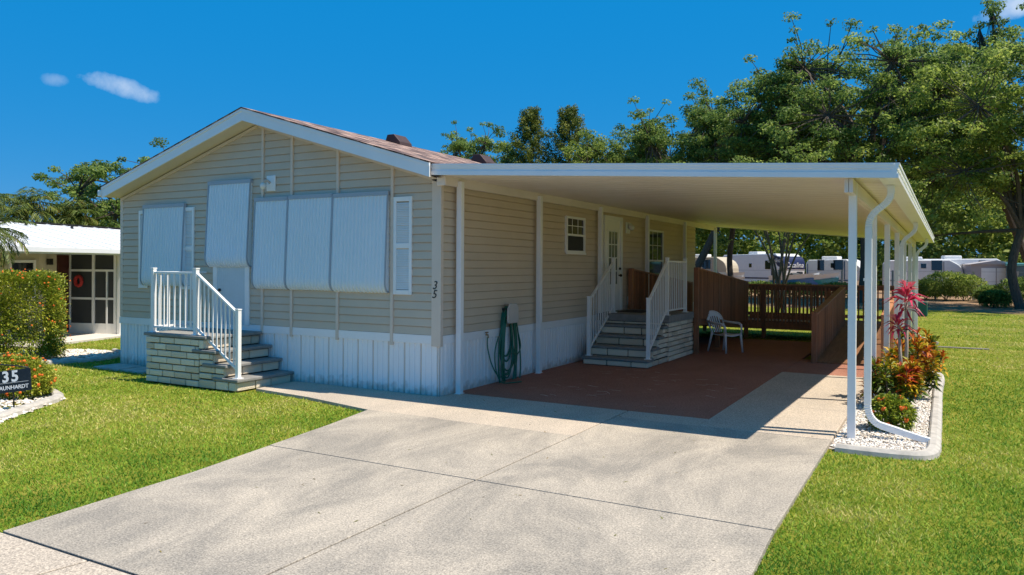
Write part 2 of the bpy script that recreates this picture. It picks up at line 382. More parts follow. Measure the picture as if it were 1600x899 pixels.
# skirting : ribbed panels
def rib(n0,n1,step=.1):
    pts=[];a=n0;k=0
    while a<n1-.001:
        b=min(a+step,n1)
        d=.03 if k%3==2 else .014
        pts+=[(a,0),(a+.006,d),(a+.022,d),(a+.034,0)] if b-a>.04 else [(a,0)]
        a=b;k+=1
    pts.append((n1,0)); return pts
mb=MB(); pf=rib(HX0,HX1)
for (a,da),(b,db) in zip(pf,pf[1:]): mb.add([(a,-.012+da,-.04),(b,-.012+db,-.04),(b,-.012+db,.755),(a,-.012+da,.755)],[(0,1,2,3)])
pf=rib(0,HY1)
for (a,da),(b,db) in zip(pf,pf[1:]): mb.add([(.012-da,a,-.04),(.012-db,b,-.04),(.012-db,b,.755),(.012-da,a,.755)],[(0,1,2,3)])
mb.box(HX0-.012,HX0,-.012,HY1,-.04,.755)
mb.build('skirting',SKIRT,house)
mb=MB(); mb.prism([(HX0-.028,-.028),(.028,-.028),(.028,HY1),(.001,HY1),(.001,-.001),(HX0-.001,-.001),(HX0-.001,HY1),(HX0-.028,HY1)],.75,.875); mb.build('skirt_band',WHITEM,house)
mb=MB(); mb.prism([(-.13,-.034),(.032,-.034),(.032,.03),(.001,.03),(.001,-.001),(-.13,-.001)],.72,3.15); mb.build('corner_trim',TRIMB,house)
mb=MB(); mb.box(HX0-.02,HX0+.07,-.024,0,.88,3.13); mb.build('corner_trim',TRIMB,house,bevel=.004)
# rake frieze + tie tubes
mb=MB()
for sg in (-1,1):
    xe=HX0 if sg<0 else HX1
    mb.bar((xe,-.022,zroof(xe)-.035),(rx,-.022,zr-.035),.024,.05,(0,0,1))
mb.build('frieze_trim',TRIMB,house)
for x,zb in ((-3.60,.74),(-2.93,.72),(-1.94,.72),(-.86,.70)):
    mb=MB(); mb.box(x-.026,x+.026,-.044,-.012,zb,zroof(x)-.02); mb.build('vertical_batten',TRIMB,house,bevel=.005)
# roof
OV=.37; XE0,XE1=-7.52,.06
mb=MB(); th=.2
def rooftop(x): return zroof(x)+th+.012
for (xa,xb) in ((XE0,rx),(rx,XE1)):
    za,zb=zroof(xa)+th,zroof(xb)+th
    mb.add([(xa-.02*(xa<rx-1),-OV-.02,za),(xb,-OV-.02,zb),(xb,HY1+.3,zb),(xa-.02*(xa<rx-1),HY1+.3,za),(xa,-OV-.02,za+.02),(xb,-OV-.02,zb+.02),(xb,HY1+.3,zb+.02),(xa,HY1+.3,za+.02)],
       [(4,5,6,7),(0,3,2,1),(0,1,5,4),(3,0,4,7),(1,2,6,5),(2,3,7,6)])
def shingle():
    m=bpy.data.materials.new('shingles'); m.use_nodes=True; t=m.node_tree; n=t.nodes; l=t.links; p=n['Principled BSDF']; p.inputs['Roughness'].default_value=.95
    tc=n.new('ShaderNodeTexCoord'); sp=n.new('ShaderNodeSeparateXYZ'); l.new(tc.outputs['Object'],sp.inputs[0])
    cm=n.new('ShaderNodeCombineXYZ'); l.new(sp.outputs['Y'],cm.inputs[0]); l.new(sp.outputs['X'],cm.inputs[1])
    b=n.new('ShaderNodeTexBrick'); b.inputs['Scale'].default_value=1; b.inputs['Brick Width'].default_value=.26; b.inputs['Row Height'].default_value=.14; b.inputs['Mortar Size'].default_value=.006; b.inputs['Bias'].default_value=0
    b.inputs['Color1'].default_value=(.11,.07,.065,1); b.inputs['Color2'].default_value=(.42,.32,.27,1); b.inputs['Mortar'].default_value=(.09,.05,.04,1)
    l.new(cm.outputs[0],b.inputs[0]); z=n.new('ShaderNodeTexNoise'); z.inputs['Scale'].default_value=3.2; z.inputs['Detail'].default_value=4; l.new(tc.outputs['Object'],z.inputs[0])
    r=n.new('ShaderNodeValToRGB'); r.color_ramp.elements[0].color=(.35,.33,.35,1); r.color_ramp.elements[1].color=(1.45,1.3,1.2,1); r.color_ramp.elements[0].position=.38; r.color_ramp.elements[1].position=.62; l.new(z.outputs[0],r.inputs[0])
    x=n.new('ShaderNodeMix'); x.data_type='RGBA'; x.blend_type='MULTIPLY'; x.inputs[0].default_value=1; l.new(b.outputs[0],x.inputs[6]); l.new(r.outputs[0],x.inputs[7]); l.new(x.outputs[2],p.inputs['Base Color'])
    bp=n.new('ShaderNodeBump'); bp.inputs['Distance'].default_value=.012; bp.invert=True; l.new(b.outputs['Fac'],bp.inputs['Height']); l.new(bp.outputs[0],p.inputs['Normal'])
    return m
roof=mb.build('roof',shingle(),house)
def vent(x,y,s=1):
    mb=MB(); z=rooftop(x)+.01; sl2=sl
    mb.prism([(x-.05*s,z+.0),(x-.0*s,z+.13*s),(x+.17*s,z+.13*s),(x+.32*s,z-.07*s+.04),(x+.34*s,z-.12*s),(x-.05*s,z-.02)],y-.2*s,y+.2*s,'y')
    mb.build('roof_vent',BROWNV,roof,bevel=.012)
vent(rx+.25,3.3); vent(rx+.3,6.5,1.15)
# soffit and fascia
mb=MB()
for xa,xb in ((XE0+.02,rx),(rx,XE1)):
    mb.add([(xa,-OV+.01,zroof(xa)+.012),(xb,-OV+.01,zroof(xb)+.012),(xb,.005,zroof(xb)+.012),(xa,.005,zroof(xa)+.012)],[(0,1,2,3)])
mb.add([(XE0+.02,0,zroof(XE0)+.012),(HX0,0,zroof(XE0)+.012),(HX0,HY1,zroof(XE0)+.012),(XE0+.02,HY1,zroof(XE0)+.012)],[(0,1,2,3)])
mb.build('soffit',SOFF,house)
mb=MB()
for xa,xb in ((XE0,rx),(rx,XE1)):
    for (dz0,dz1,dy) in ((0,.155,.0),(.155,.2,.012)):
        mb.add([(xa,-OV-dy,zroof(xa)+dz0),(xb,-OV-dy,zroof(xb)+dz0),(xb,-OV-dy,zroof(xb)+dz1),(xa,-OV-dy,zroof(xa)+dz1),
                (xa,-OV+.02,zroof(xa)+dz0),(xb,-OV+.02,zroof(xb)+dz0),(xb,-OV+.02,zroof(xb)+dz1),(xa,-OV+.02,zroof(xa)+dz1)],
               [(0,1,2,3),(4,7,6,5),(0,4,5,1),(3,2,6,7),(0,3,7,4),(1,5,6,2)])
mb.build('fascia',WHITEM,house)
mb=MB(); ze=zroof(XE0); mb.box(XE0-.09,XE0-.001,-OV-.03,HY1+.3,ze+.03,ze+.15); mb.build('gutter',WHITEM,house,bevel=.02)
# awnings (clamshell) : rounded box profile in (out,z)
def awning(x0,x1,zt,zb,proj=.115,label=None):
    prof=[(.02,zt-.0),(.055,zt-.01)]
    rr_=proj-.03; zc=zb+.15
    for k in range(5): prof.append((.06+(proj-.06)*(k+1)/5,zt-.04-(zt-.04-zc-.02)*(k+1)/5))
    for k in range(1,8):
        a=math.pi/2*k/7; prof.append((proj-rr_+rr_*math.cos(a),zc-.15*math.sin(a)))
    prof.append((.0,zb+.015)); 
    mb=MB(); n=int(round((x1-x0)/.07)); xs=[]
    for i in range(n):
        a=x0+(x1-x0)*i/n; b=x0+(x1-x0)*(i+1)/n
        xs+=[(a,0),(a+(b-a)*.45,0),(a+(b-a)*.60,.016),(a+(b-a)*.85,.016)]
    xs.append((x1,0))
    m_=len(prof)
    v=[];f=[]
    for (x,d) in xs:
        for j,(o_,z) in enumerate(prof):
            if 0<j<m_-1: v.append((x,-o_-d,z-(d if j>7 else 0)))
            else: v.append((x,-o_,z))
    for i in range(len(xs)-1):
        for j in range(m_-1): f.append((i*m_+j,(i+1)*m_+j,(i+1)*m_+j+1,i*m_+j+1))
    mb.add(v,f)
    aw=mb.build('awning',AWN,house)
    mb=MB()
    for x in (x0-.004,x1+.001): mb=MB(); mb.prism([(-o_,z) for o_,z in prof]+[(0,zt)],x,x+.004,'x'); mb.build('side_panel',AWN,aw)
    mb=MB()
    mb.box(x0-.02,x1+.02,-.075,-.018,zt-.02,zt+.045)
    for x in (x0-.012,x1):
        for (o1,z1),(o2,z2) in zip(prof[1:],prof[2:]): mb.bar((x+.006,-o1-.006,z1),(x+.006,-o2-.006,z2),.014,.022,(0,-1,.01))
    mb.build('edge_frame',AWNB,aw)
    mb=MB(); mb.box(x0,x1,-.04,-.018,zb-.01,zb+.02); mb.build('sill_bar',WHITE,aw)
    return aw
awning(-6.70,-5.56,2.95,1.50); awning(-4.90,-3.87,3.30,1.86,.125)
awning(-3.74,-3.0,2.97,1.50); awning(-2.975,-2.03,2.98,1.50); awning(-2.005,-.93,2.97,1.49)
def shutter(x0,x1,z0,z1):
    mb=MB(); e=.05
    for a,b,c,d in ((x0,x0+e,z0,z1),(x1-e,x1,z0,z1),(x0+e,x1-e,z0,z0+.07),(x0+e,x1-e,z1-.07,z1),(x0+e,x1-e,(z0+z1)/2-.04,(z0+z1)/2+.04)): mb.box(a,b,-.045,-.018,c,d)
    s=mb.build('shutter',WHITE,house,bevel=.004)
    zm_=(z0+z1)/2
    for za,zb in ((z0+.08,zm_-.06),(zm_+.045,z1-.09)):
      mb=MB(); z=za
      while z<zb:
        if True: mb.add([(x0+e,-.04,z),(x1-e,-.04,z),(x1-e,-.022,z+.024),(x0+e,-.022,z+.024),(x0+e,-.022,z),(x1-e,-.022,z)],[(0,1,2,3),(0,4,5,1),(0,3,4),(1,5,2)])
        z+=.026
      mb.build('louvre_panel',WHITE,s)
shutter(-6.88,-6.62,1.44,2.90); shutter(-5.66,-5.32,1.44,2.92); shutter(-.83,-.49,1.46,2.92)
# front door
mb=MB(); mb.box(-4.80,-4.70,-.05,-.016,.86,2.95); mb.box(-4.0,-3.90,-.05,-.016,.86,2.95); mb.box(-4.70,-4.0,-.05,-.016,2.85,2.95); mb.build('door_frame',WHITE,house,bevel=.004)
mb=MB()
for i in range(14): x=-4.70+.05*i; mb.box(x,x+.044,-.035,-.014,.86,2.85)
dr=mb.build('door',mat('pale_blue_panel',(.60,.68,.71),.4,var=.04),house)
mb=MB(); mb.ball((-4.62,-.06,1.45),.028); mb.build('handle',BLACK,dr)
# front lamp and house numbers
mb=MB(); mb.box(-3.50,-3.30,-.045,-.016,3.12,3.38); l0=mb.build('wall_lamp',WHITE,house,bevel=.008)
mb=MB(); mb.tube([(-3.42,-.04,3.26),(-3.42,-.13,3.30),(-3.45,-.15,3.26)],.022); mb.build('arm',BEIGEP,l0,smooth=True)
mb=MB(); mb.ball((-3.46,-.15,3.20),.055,12,8,(1,1,1.1)); mb.build('glass_shade',LAMPG,l0,smooth=True)
RX90=Matrix.Rotation(R(90),4,'X')
hp=wloc(house)
text_mesh('house_number','3',.17,BLACK,house,Matrix.Translation(Vector((-.075,-.036,1.605))-hp)@RX90,.004,.25)
text_mesh('house_number','5',.17,BLACK,house,Matrix.Translation(Vector((-.082,-.036,1.475))-hp)@RX90,.004,.25)
# side windows
def window(y0,y1,z0,z1,zm):
    mb=MB(); e=.045
    for a,b,c,d in ((y0,y0+e,z0,z1),(y1-e,y1,z0,z1),(y0+e,y1-e,z0,z0+e),(y0+e,y1-e,z1-e,z1),(y0+e,y1-e,zm-.02,zm+.02)): mb.box(.014,.065,a,b,c,d)
    wd=mb.build('window',WHITE,house)
    fr=MB(); fr.box(.052,.072,y0-.02,y1+.02,z0-.03,z0+.005); fr.build('sill',WHITE,wd)
    mb=MB(); mb.box(.018,.032,y0+e,y1-e,zm+.02,z1-e); mb.build('pane',GLASS,wd)
    mb=MB(); mb.box(.018,.034,y0+e,y1-e,z0+e,zm-.02); mb.build('pane',SCREEN if z1-z0<1 else GLASS,wd)
    mb=MB()
    for k in (1,2): y=y0+e+(y1-y0-2*e)*k/3; mb.box(.02,.038,y-.007,y+.007,zm+.02,z1-e)
    z=(zm+z1)/2; mb.box(.0205,.0375,y0+e,y1-e,z-.007,z+.007); mb.build('muntin',WHITE,wd)
window(4.15,5.03,2.16,2.87,2.51); window(8.84,10.02,1.45,2.82,2.05)
# side door
mb=MB(); mb.box(.016,.075,6.02,6.12,.9,3.0); mb.box(.016,.075,6.98,7.08,.9,3.0); mb.box(.016,.075,6.12,6.98,2.92,3.0); mb.build('door_frame',WHITE,house,bevel=.004)
mb=MB(); mb.box(.016,.045,6.12,6.98,.93,2.92); d2=mb.build('door',WHITE,house)
mb=MB(); 
for a,b,c,d in ((6.24,6.30,1.45,2.72),(6.80,6.86,1.45,2.72),(6.30,6.80,1.45,1.51),(6.30,6.80,2.66,2.72)): mb.box(.04,.058,a,b,c,d)
dw=mb.build('door_window',WHITE,d2,bevel=.004)
mb=MB(); mb.box(.04,.049,6.30,6.80,1.51,2.66); mb.build('pane',mat('door_glass',(.16,.18,.18),.08),dw)
mb=MB()
for y in (6.46,6.63): mb.box(.045,.056,y-.01,y+.01,1.51,2.66)
for z in (1.8,2.09,2.38): mb.box(.0455,.0555,6.30,6.80,z-.01,z+.01)
mb.build('muntin',WHITE,dw)
mb=MB(); mb.ball((.08,6.90,1.85),.03); mb.build('deadbolt',BLACK,d2); mb=MB(); mb.ball((.1,6.90,1.70),.034); mb.tube([(.045,6.9,1.70),(.1,6.9,1.70)],.014); mb.build('handle',BLACK,d2)
mb=MB(); mb.box(.018,.045,7.38,7.62,2.66,2.92); l1=mb.build('wall_lamp',WHITE,house,bevel=.008)
mb=MB(); mb.ball((.12,7.5,2.80),.075,12,8,(1,1.1,.9)); mb.tube([(.03,7.5,2.86),(.12,7.5,2.87)],.03); mb.build('glass_shade',LAMPG,l1,smooth=True)
mb=MB(); mb.box(.016,.085,7.5,7.62,1.02,1.22); mb.build('outlet_box',PLASTIC,house,bevel=.01)
# ---------------------------------------------------------------- carport
SK=.014
def oz(y): return 2.975-.0145*y             # outer top edge height
YF,YB=-.27,15.3
def ox(y): return 5.9+SK*y
ZI=3.325
cp=empty('carport',(3,0,0),'long white aluminium carport roof on slim square posts attached to the house','carport')
mb=MB()
# roof pan with shallow ribs (ribs run from house to outer edge)
n=50; v=[];f=[]
for i in range(n+1):
    y=YF+.05+(YB-YF-.1)*i/n
    for (dy,dz) in ((0,0),(.02,.007),(.05,.007),(.07,0)):
        yy=y+dy
        if yy>YB-.02: yy=YB-.02
        v+=[(.035,yy,ZI-.13+dz),(ox(yy)-.06,yy,oz(yy)-.11+dz)]
for i in range(len(v)//2-1): f.append((2*i,2*i+1,2*i+3,2*i+2))
mb.add(v,f); mb.build('ceiling_pan',PANC,cp)
mb=MB(); mb.add([(.035,YF,ZI),(ox(YF),YF,oz(YF)),(ox(YB),YB,oz(YB)),(.035,YB,ZI),(.035,YF,ZI-.012),(ox(YF),YF,oz(YF)-.012),(ox(YB),YB,oz(YB)-.012),(.035,YB,ZI-.012)],[(0,1,2,3),(4,7,6,5),(0,4,5,1),(1,5,6,2),(2,6,7,3),(3,7,4,0)])
mb.build('roof_sheet',WHITEM,cp)
def fasc(mb,a,b,n,steps):
    a=Vector(a);b=Vector(b);n=Vector(n)
    for (z0,z1,d) in steps:
        v=[]
        for k in (-.02,d):
            v+=[a+n*k+Vector((0,0,z0)),b+n*k+Vector((0,0,z0)),b+n*k+Vector((0,0,z1)),a+n*k+Vector((0,0,z1))]
        mb.add(v,[(0,1,2,3),(7,6,5,4),(0,4,5,1),(1,5,6,2),(2,6,7,3),(3,7,4,0)])
ST=((-.145,-.085,.022),(-.085,-.045,.012),(-.045,-.012,.022),(-.012,.012,.03))
mb=MB(); fasc(mb,(.03,YF,ZI),(ox(YF),YF,oz(YF)),(0,-1,0),ST); mb.build('front_fascia',WHITEM,cp); mb=MB(); fasc(mb,(.03,YB,ZI),(ox(YB),YB,oz(YB)),(0,1,0),ST); mb.build('rear_fascia',WHITEM,cp)
mb=MB(); fasc(mb,(ox(YF)+.0,YF-.02,oz(YF)),(ox(YB),YB+.02,oz(YB)),(1,0,0),((-.145,-.10,.045),(-.10,-.05,.03),(-.05,-.012,.045),(-.012,.012,.055)))
mb.add([(ox(YF)-.14,YF,oz(YF)-.142),(ox(YF)+.04,YF,oz(YF)-.142),(ox(YB)+.04,YB,oz(YB)-.142),(ox(YB)-.14,YB,oz(YB)-.142)],[(0,1,2,3)])
mb.build('gutter',WHITEM,cp)
mb=MB(); mb.box(.035,.10,-.02,YB-.1,3.06,3.22); mb.build('wall_beam',PANC,cp,bevel=.006)
mb=MB(); mb.box(-.02,.13,-.075,-.036,3.05,3.185); mb.build('beam_cap',PANC,cp,bevel=.004)
PX=5.46
def bz(y): return oz(y)-.115
mb=MB()
ya,yb=YF+.1,YB-.1
for dx in (-.045,.0):
    mb.add([(PX+SK*ya+dx,ya,bz(ya)-.15),(PX+SK*yb+dx,yb,bz(yb)-.15),(PX+SK*yb+dx,yb,bz(yb)),(PX+SK*ya+dx,ya,bz(ya)),(PX+SK*ya+dx+.04,ya,bz(ya)-.15),(PX+SK*yb+dx+.04,yb,bz(yb)-.15),(PX+SK*yb+dx+.04,yb,bz(yb)),(PX+SK*ya+dx+.04,ya,bz(ya))],[(0,1,2,3),(7,6,5,4),(0,4,5,1),(1,5,6,2),(2,6,7,3),(3,7,4,0)])
mb.build('outer_beam',PANC,cp)
HPY=[.34,2.9,5.68,8.6,11.7,14.98]
hb=.042
def post(x,y,z0,z1,base=True):
    mb=MB(); mb.box(x-hb,x+hb,y-hb,y+hb,z0,z1)
    p=mb.build('post',WHITEM,cp,bevel=.004)
    if base:
        mb=MB(); mb.box(x-hb-.004,x+hb+.004,y-hb-.03,y+hb+.03,z0,z0+.005)
        mb.build('base_plate',WHITEM,p)
for y in HPY: post(.078+.04,y,0,3.14)
OPY=[.22,2.75,5.25,7.75,10.25,12.75,15.0]
for y in OPY: post(PX+SK*y,y,-.06,bz(y)-.0)
# downspouts: corrugated elbows
def spout(y,endx,dirb=(1,0)):
    gx=ox(y)-.07; x=PX+SK*y+.145
    top=oz(y)-.145
    pts=[(gx,y,top),(gx,y,top-.07)]
    def arc(p0,p1,p2,n=10):
        return [tuple((1-t)**2*p0[i]+2*t*(1-t)*p1[i]+t*t*p2[i] for i in range(3)) for t in [k/n for k in range(1,n+1)]]
    pts+=arc((gx,y,top-.07),(gx,y,top-.17),(gx-.10,y,top-.24)); 
    pts+=arc((gx-.10,y,top-.24),(x,y,top-.33),(x,y,top-.46))
    pts+=[(x,y,top-.47),(x,y,.36)]
    pts+=arc((x,y,.36),(x,y,.17),(x+.14,y-.005,.12),12)
    pts+=[(x+endx,y-.02,-.0)]
    D_=[];Rr=[]
    for i in range(len(pts)-1):
        A=Vector(pts[i]);B=Vector(pts[i+1]); el=(1<=i<=21) or (23<=i<=35)
        if el:
            D_+=[A,A.lerp(B,.35),A.lerp(B,.5),A.lerp(B,.85)]; Rr+=[.05,.05,.0455,.0455]
        else: D_.append(A); Rr.append(.05)
    D_.append(Vector(pts[-1])); Rr.append(.05)
    mb=MB(); mb.tube(D_,Rr,4,sq=(.045,.036)); s=mb.build('downspout',WHITEM,cp,bevel=.006,seg=2)
    mb=MB(); mb.box(x-.049,x+.038,y-.040,y+.049,1.75,1.78); mb.build('strap',WHITEM,s)
spout(.42,.62); spout(6.6,.35); spout(12.9,.5)
# ---------------------------------------------------------------- block steps
BLK=tintmat('split_face_block',[(0,(.58,.48,.35)),(.5,(.75,.64,.49)),(1,(.82,.72,.56))],.9,0)
_t=BLK.node_tree; _z=_t.nodes.new('ShaderNodeTexNoise'); _z.inputs['Scale'].default_value=30; _z.inputs['Detail'].default_value=6
_b=_t.nodes.new('ShaderNodeBump'); _b.inputs['Distance'].default_value=.012; _t.links.new(_z.outputs[0],_b.inputs['Height']); _t.links.new(_b.outputs[0],_t.nodes['Principled BSDF'].inputs['Normal'])
def blocks(mb,p,u,length,z0,z1,n,rows,bl=.36,seed=0,dep=.04):
    """courses of blocks on a face: p start, u direction along, n outward"""
    rd=random.Random(seed); u=Vector(u);n=Vector(n);p=Vector(p)
    h=(z1-z0)/rows
    for r in range(rows):
        a=-rd.uniform(0,.25) if r%2 else -.0
        while a<length:
            b=a+bl*rd.uniform(.8,1.15); a0=max(a,0); b0=min(b,length)
            if length-b0<.06: b0=length; b=length+.01
            if b0-a0>.03:
                g=.0085; o=.006+rd.random()*.012
                c=p+u*((a0+b0)/2); hx=(b0-a0)/2-g
                v=[]
                for dz in (z0+r*h+g,z0+(r+1)*h-g):
                    for s,q in ((-1,-dep),(1,-dep),(1,o),(-1,o)):
                        v.append((c.x+u.x*hx*s+n.x*q,c.y+u.y*hx*s+n.y*q,dz))
                mb.add(v,[(0,3,2,1),(4,5,6,7),(0,1,5,4),(1,2,6,5),(2,3,7,6),(3,0,4,7)],rd.random())
            a=b
def railing(parent,pa,pb,zb0,zb1,h,nb,bot0=.08,posts=(True,True),ph=.1,name='railing'):
    """white metal railing from pa to pb (xy) standing on heights zb0->zb1"""
    A=Vector((pa[0],pa[1],zb0));B=Vector((pb[0],pb[1],zb1)); U=Vector((0,0,1))
    mb=MB(); mb.bar(A+U*h,B+U*h,.05,.035)
    rl=mb.build(name,WHITE,parent,bevel=.004)
    mb=MB(); mb.bar(A+U*bot0,B+U*bot0,.035,.03); mb.build('bottom_rail',WHITE,rl,bevel=.003)
    for P,on in ((A,posts[0]),(B,posts[1])):
        if on:
            mb=MB(); q=.032; mb.box(P.x-q,P.x+q,P.y-q,P.y+q,P.z,P.z+h+ph*.6); mb.box(P.x-q-.006,P.x+q+.006,P.y-q-.006,P.y+q+.006,P.z+h+ph*.6,P.z+h+ph*.6+.02); mb.box(P.x-.06,P.x+.06,P.y-.06,P.y+.06,P.z,P.z+.012)
            mb.build('post',WHITE,rl,bevel=.003)
    for k in range(nb):
        t=(k+1)/(nb+1); P=A.lerp(B,t); mb=MB(); mb.box(P.x-.0095,P.x+.0095,P.y-.0095,P.y+.0095,P.z+bot0,P.z+h-.01); mb.build('baluster',WHITE,rl)
    return rl
# front steps
fs=empty('front_steps',(-4,-.6,0),'pale stone block front steps with grey treads below the awning covered front door','steps')
Y0,Y1=-1.15,-.035
LV=[.775,.565,.36,.16]; NX=[-3.60,-3.38,-3.14,-2.88]
mb=MB()
mb.box(-5.0,-3.68,Y0+.04,Y1,-.04,.72)
for i in (1,2,3): mb.box(-3.72,NX[i]-.07,Y0+.04,Y1,-.04,LV[i]-.05)
mb.build('core',MORTAR,fs)
mb=MB()
blocks(mb,(-5.05,Y0,0),(1,0,0),1.30,-.03,.72,(0,-1,0),7,.36,1)
tops=[.51,.31,.11]
blocks(mb,(-3.76,Y0,0),(1,0,0),.115,.572,.72,(0,-1,0),1,.36,11)
xa=-3.75
blocks(mb,(xa,Y0-.0,0),(1,0,0),.83,-.03,.11,(0,-1,0),1,.34,2)
blocks(mb,(xa,Y0-.0,0),(1,0,0),.56,.115,.31,(0,-1,0),2,.34,3)
blocks(mb,(xa,Y0-.0,0),(1,0,0),.32,.315,.51,(0,-1,0),2,.34,4)
blocks(mb,(-5.05,Y0+.01,0),(0,1,0),1.1,-.03,.72,(-1,0,0),7,.36,5)
for i,(x,z0,z1) in enumerate(((NX[0]-.05,.57,.72),(NX[1]-.05,.37,.51),(NX[2]-.05,.17,.31),(NX[3]-.04,-.03,.11))):
    blocks(mb,(x,Y0+.005,0),(0,1,0),1.10,z0,z1,(1,0,0),1,.36,7+i)
mb.build('block_wall',BLK,fs,bevel=.008,seg=1,tint=True)
for (x0,x1,z) in ((-5.09,-3.58,.775),(-3.9,-3.36,.565),(-3.66,-3.12,.36),(-3.42,-2.86,.16)):
    mb=MB(); mb.box(x0,x1,Y0-.03,Y1+.01,z-.05,z); mb.build('tread',TREAD,fs,bevel=.012)
railing(fs,(-4.97,-1.08),(-3.92,-1.08),.775,.775,.98,7,.09)
railing(fs,(-4.97,-.06),(-4.97,-1.08),.775,.775,.98,7,.09,(False,False))
railing(fs,(-3.92,-1.08),(-2.96,-1.08),.775,.16,.98,9,.12,(False,True))
railing(fs,(-3.92,-.06),(-3.92,-.065),.775,.775,.98,0,.09,(True,False)) if 0 else None
# side steps
ss=empty('side_steps',(1,5.5,0),'pale block side steps with grey treads rising to the door under the carport','steps')
SX0,SX1=.27,1.60
NY=[4.45,4.76,5.06,5.36]; NZ=[.155,.345,.535,.725]
mb=MB(); mb.box(SX0+.03,SX1-.04,5.66,7.36,-.02,.76)
for y,z in zip(NY,NZ): mb.box(SX0+.03,SX1-.04,y+.05,5.7,-.02,z-.05)
mb.build('core',MORTAR,ss)
mb=MB()
for i,(y,z) in enumerate(zip(NY,NZ)):
    zl=0 if i==0 else NZ[i-1]+.002
    blocks(mb,(SX0,y+.035,0),(1,0,0),SX1-SX0-.02,zl,z-.05,(0,-1,0),1,.44,20+i)
blocks(mb,(SX1-.03,4.49,0),(0,1,0),1.17,0,.105,(1,0,0),1,.34,31)
blocks(mb,(SX1-.03,4.80,0),(0,1,0),.86,.112,.295,(1,0,0),2,.3,32)
blocks(mb,(SX1-.03,5.10,0),(0,1,0),.56,.30,.485,(1,0,0),2,.3,33)
blocks(mb,(SX1-.03,5.40,0),(0,1,0),.26,.49,.675,(1,0,0),2,.3,34)
blocks(mb,(SX1-.0,5.66,0),(0,1,0),1.72,0,.78,(1,0,0),8,.38,35)
blocks(mb,(SX0,5.63,0),(1,0,0),SX1-SX0,.727,.78,(0,-1,0),1,.44,36)
mb.build('block_wall',BLK,ss,bevel=.008,seg=1,tint=True)
for y,z in zip(NY,NZ):
    mb=MB(); mb.box(SX0-.03,SX1+.0,y,y+.36,z-.05,z); mb.build('tread',TREAD,ss,bevel=.012)
mb=MB(); mb.box(SX0-.2,SX1+.04,5.6,7.40,.78,.925); mb.build('landing_slab',TREAD,ss,bevel=.012)
railing(ss,(.33,4.62),(.33,5.9),.155,.925,1.08,10,.12)
railing(ss,(1.54,4.62),(1.54,5.72),.155,.925,1.08,10,.12,(True,False))
railing(ss,(1.54,5.74),(1.54,6.98),.925,.925,1.08,9,.09)
mb=MB(); mb.box(.3,.85,6.2,6.95,.927,.94); tag(mb.build('doormat',mat('mat_black',(.02,.02,.02),.95)),'black doormat on the landing at the side door','doormat')
# ---------------------------------------------------------------- timber ramp
rp=empty('wheelchair_ramp',(3,10,0),'brown timber wheelchair ramp with slatted railings turning behind the carport','ramp')
def woodrail(pts,h,nb,solid=.7,posts=None,pz=None,bottom=.06,skirt=True):
    """picket railing along 2 points (x,y,z deck)"""
    A=Vector(pts[0]);B=Vector(pts[1]);U=Vector((0,0,1)); d=(B-A).normalized(); nrm=Vector((d.y,-d.x,0)).normalized()
    mb=MB(); mb.bar(A+U*(h+.02),B+U*(h+.02),.12,.036); mb.bar(A+U*(h-.05)+nrm*.0,B+U*(h-.05),.036,.09); rl=mb.build('railing',WOODR,rp,bevel=.003)
    mb=MB(); mb.bar(A+U*(bottom+.04),B+U*(bottom+.04),.036,.09); mb.build('bottom_rail',WOODR,rl)
    for k in range(nb):
        P=A.lerp(B,(k+.5)/nb)+nrm*.034; w=.034*solid
        mb=MB(); mb.bar(P+U*(-.06),P+U*(h-.0),w,.03,tuple(nrm)); mb.build('picket',WOODR,rl)
    for t in (posts or (0,.5,1)):
        P=A.lerp(B,t); mb=MB(); mb.box(P.x-.05,P.x+.05,P.y-.05,P.y+.05,-.03,P.z+h+(pz or .05)); mb.build('post',WOODR,rl,bevel=.004)
    return rl
# upper ramp along house
def deck(name,x0,x1,ya,za,yb,zb,nb):
    mb=MB(); 
    for k in range(nb):
        t0,t1=k/nb,(k+1)/nb; y0=ya+(yb-ya)*t0; y1=ya+(yb-ya)*t1-(.006 if yb>ya else -.006); z0=za+(zb-za)*t0; z1=za+(zb-za)*t1
        mb.add([(x0,y0,z0),(x1,y0,z0),(x1,y1,z1),(x0,y1,z1),(x0,y0,z0-.035),(x1,y0,z0-.035),(x1,y1,z1-.035),(x0,y1,z1-.035)],[(0,1,2,3),(4,7,6,5),(0,4,5,1),(1,5,6,2),(2,6,7,3),(3,7,4,0)])
    d=mb.build('deck_boards',WOOD,rp)
    mb=MB()
    for x in (x0+.02,x1-.02): mb.bar((x,ya,za-.13),(x,yb,zb-.13),.038,.19)
    for y,z in ((ya,za),(yb,zb)): mb.bar((x0+.04,y+(.02 if y==min(ya,yb) else -.02),z-.13),(x1-.04,y+(.02 if y==min(ya,yb) else -.02),z-.13),.038,.185)
    mb.build('joists',WOODR,rp)
deck('d1',.1,1.66,7.42,.86,12.3,.47,38)
woodrail([(1.68,7.36,.84),(1.68,12.25,.47)],1.0,66,1.2,(0,.37,1))
woodrail([(.12,7.5,.86),(.12,12.3,.47)],.95,44,1.0,(0,.5,1))
deck('d2',.1,5.35,12.32,.45,13.9,.45,14)
woodrail([(1.75,12.36,.45),(4.10,12.36,.45)],.93,26,1.15,(.16,))
woodrail([(.1,13.88,.45),(5.38,13.88,.45)],.93,44,1.0,(0,.33,.66,1))
deck('d3',4.14,5.36,12.3,.45,7.12,.02,44)
woodrail([(4.12,7.2,.02),(4.12,12.3,.45)],.93,50,1.55,(0,.5,1))
woodrail([(5.38,7.2,.02),(5.38,13.9,.45)],.93,52,1.0,(0,.35,.7,1))
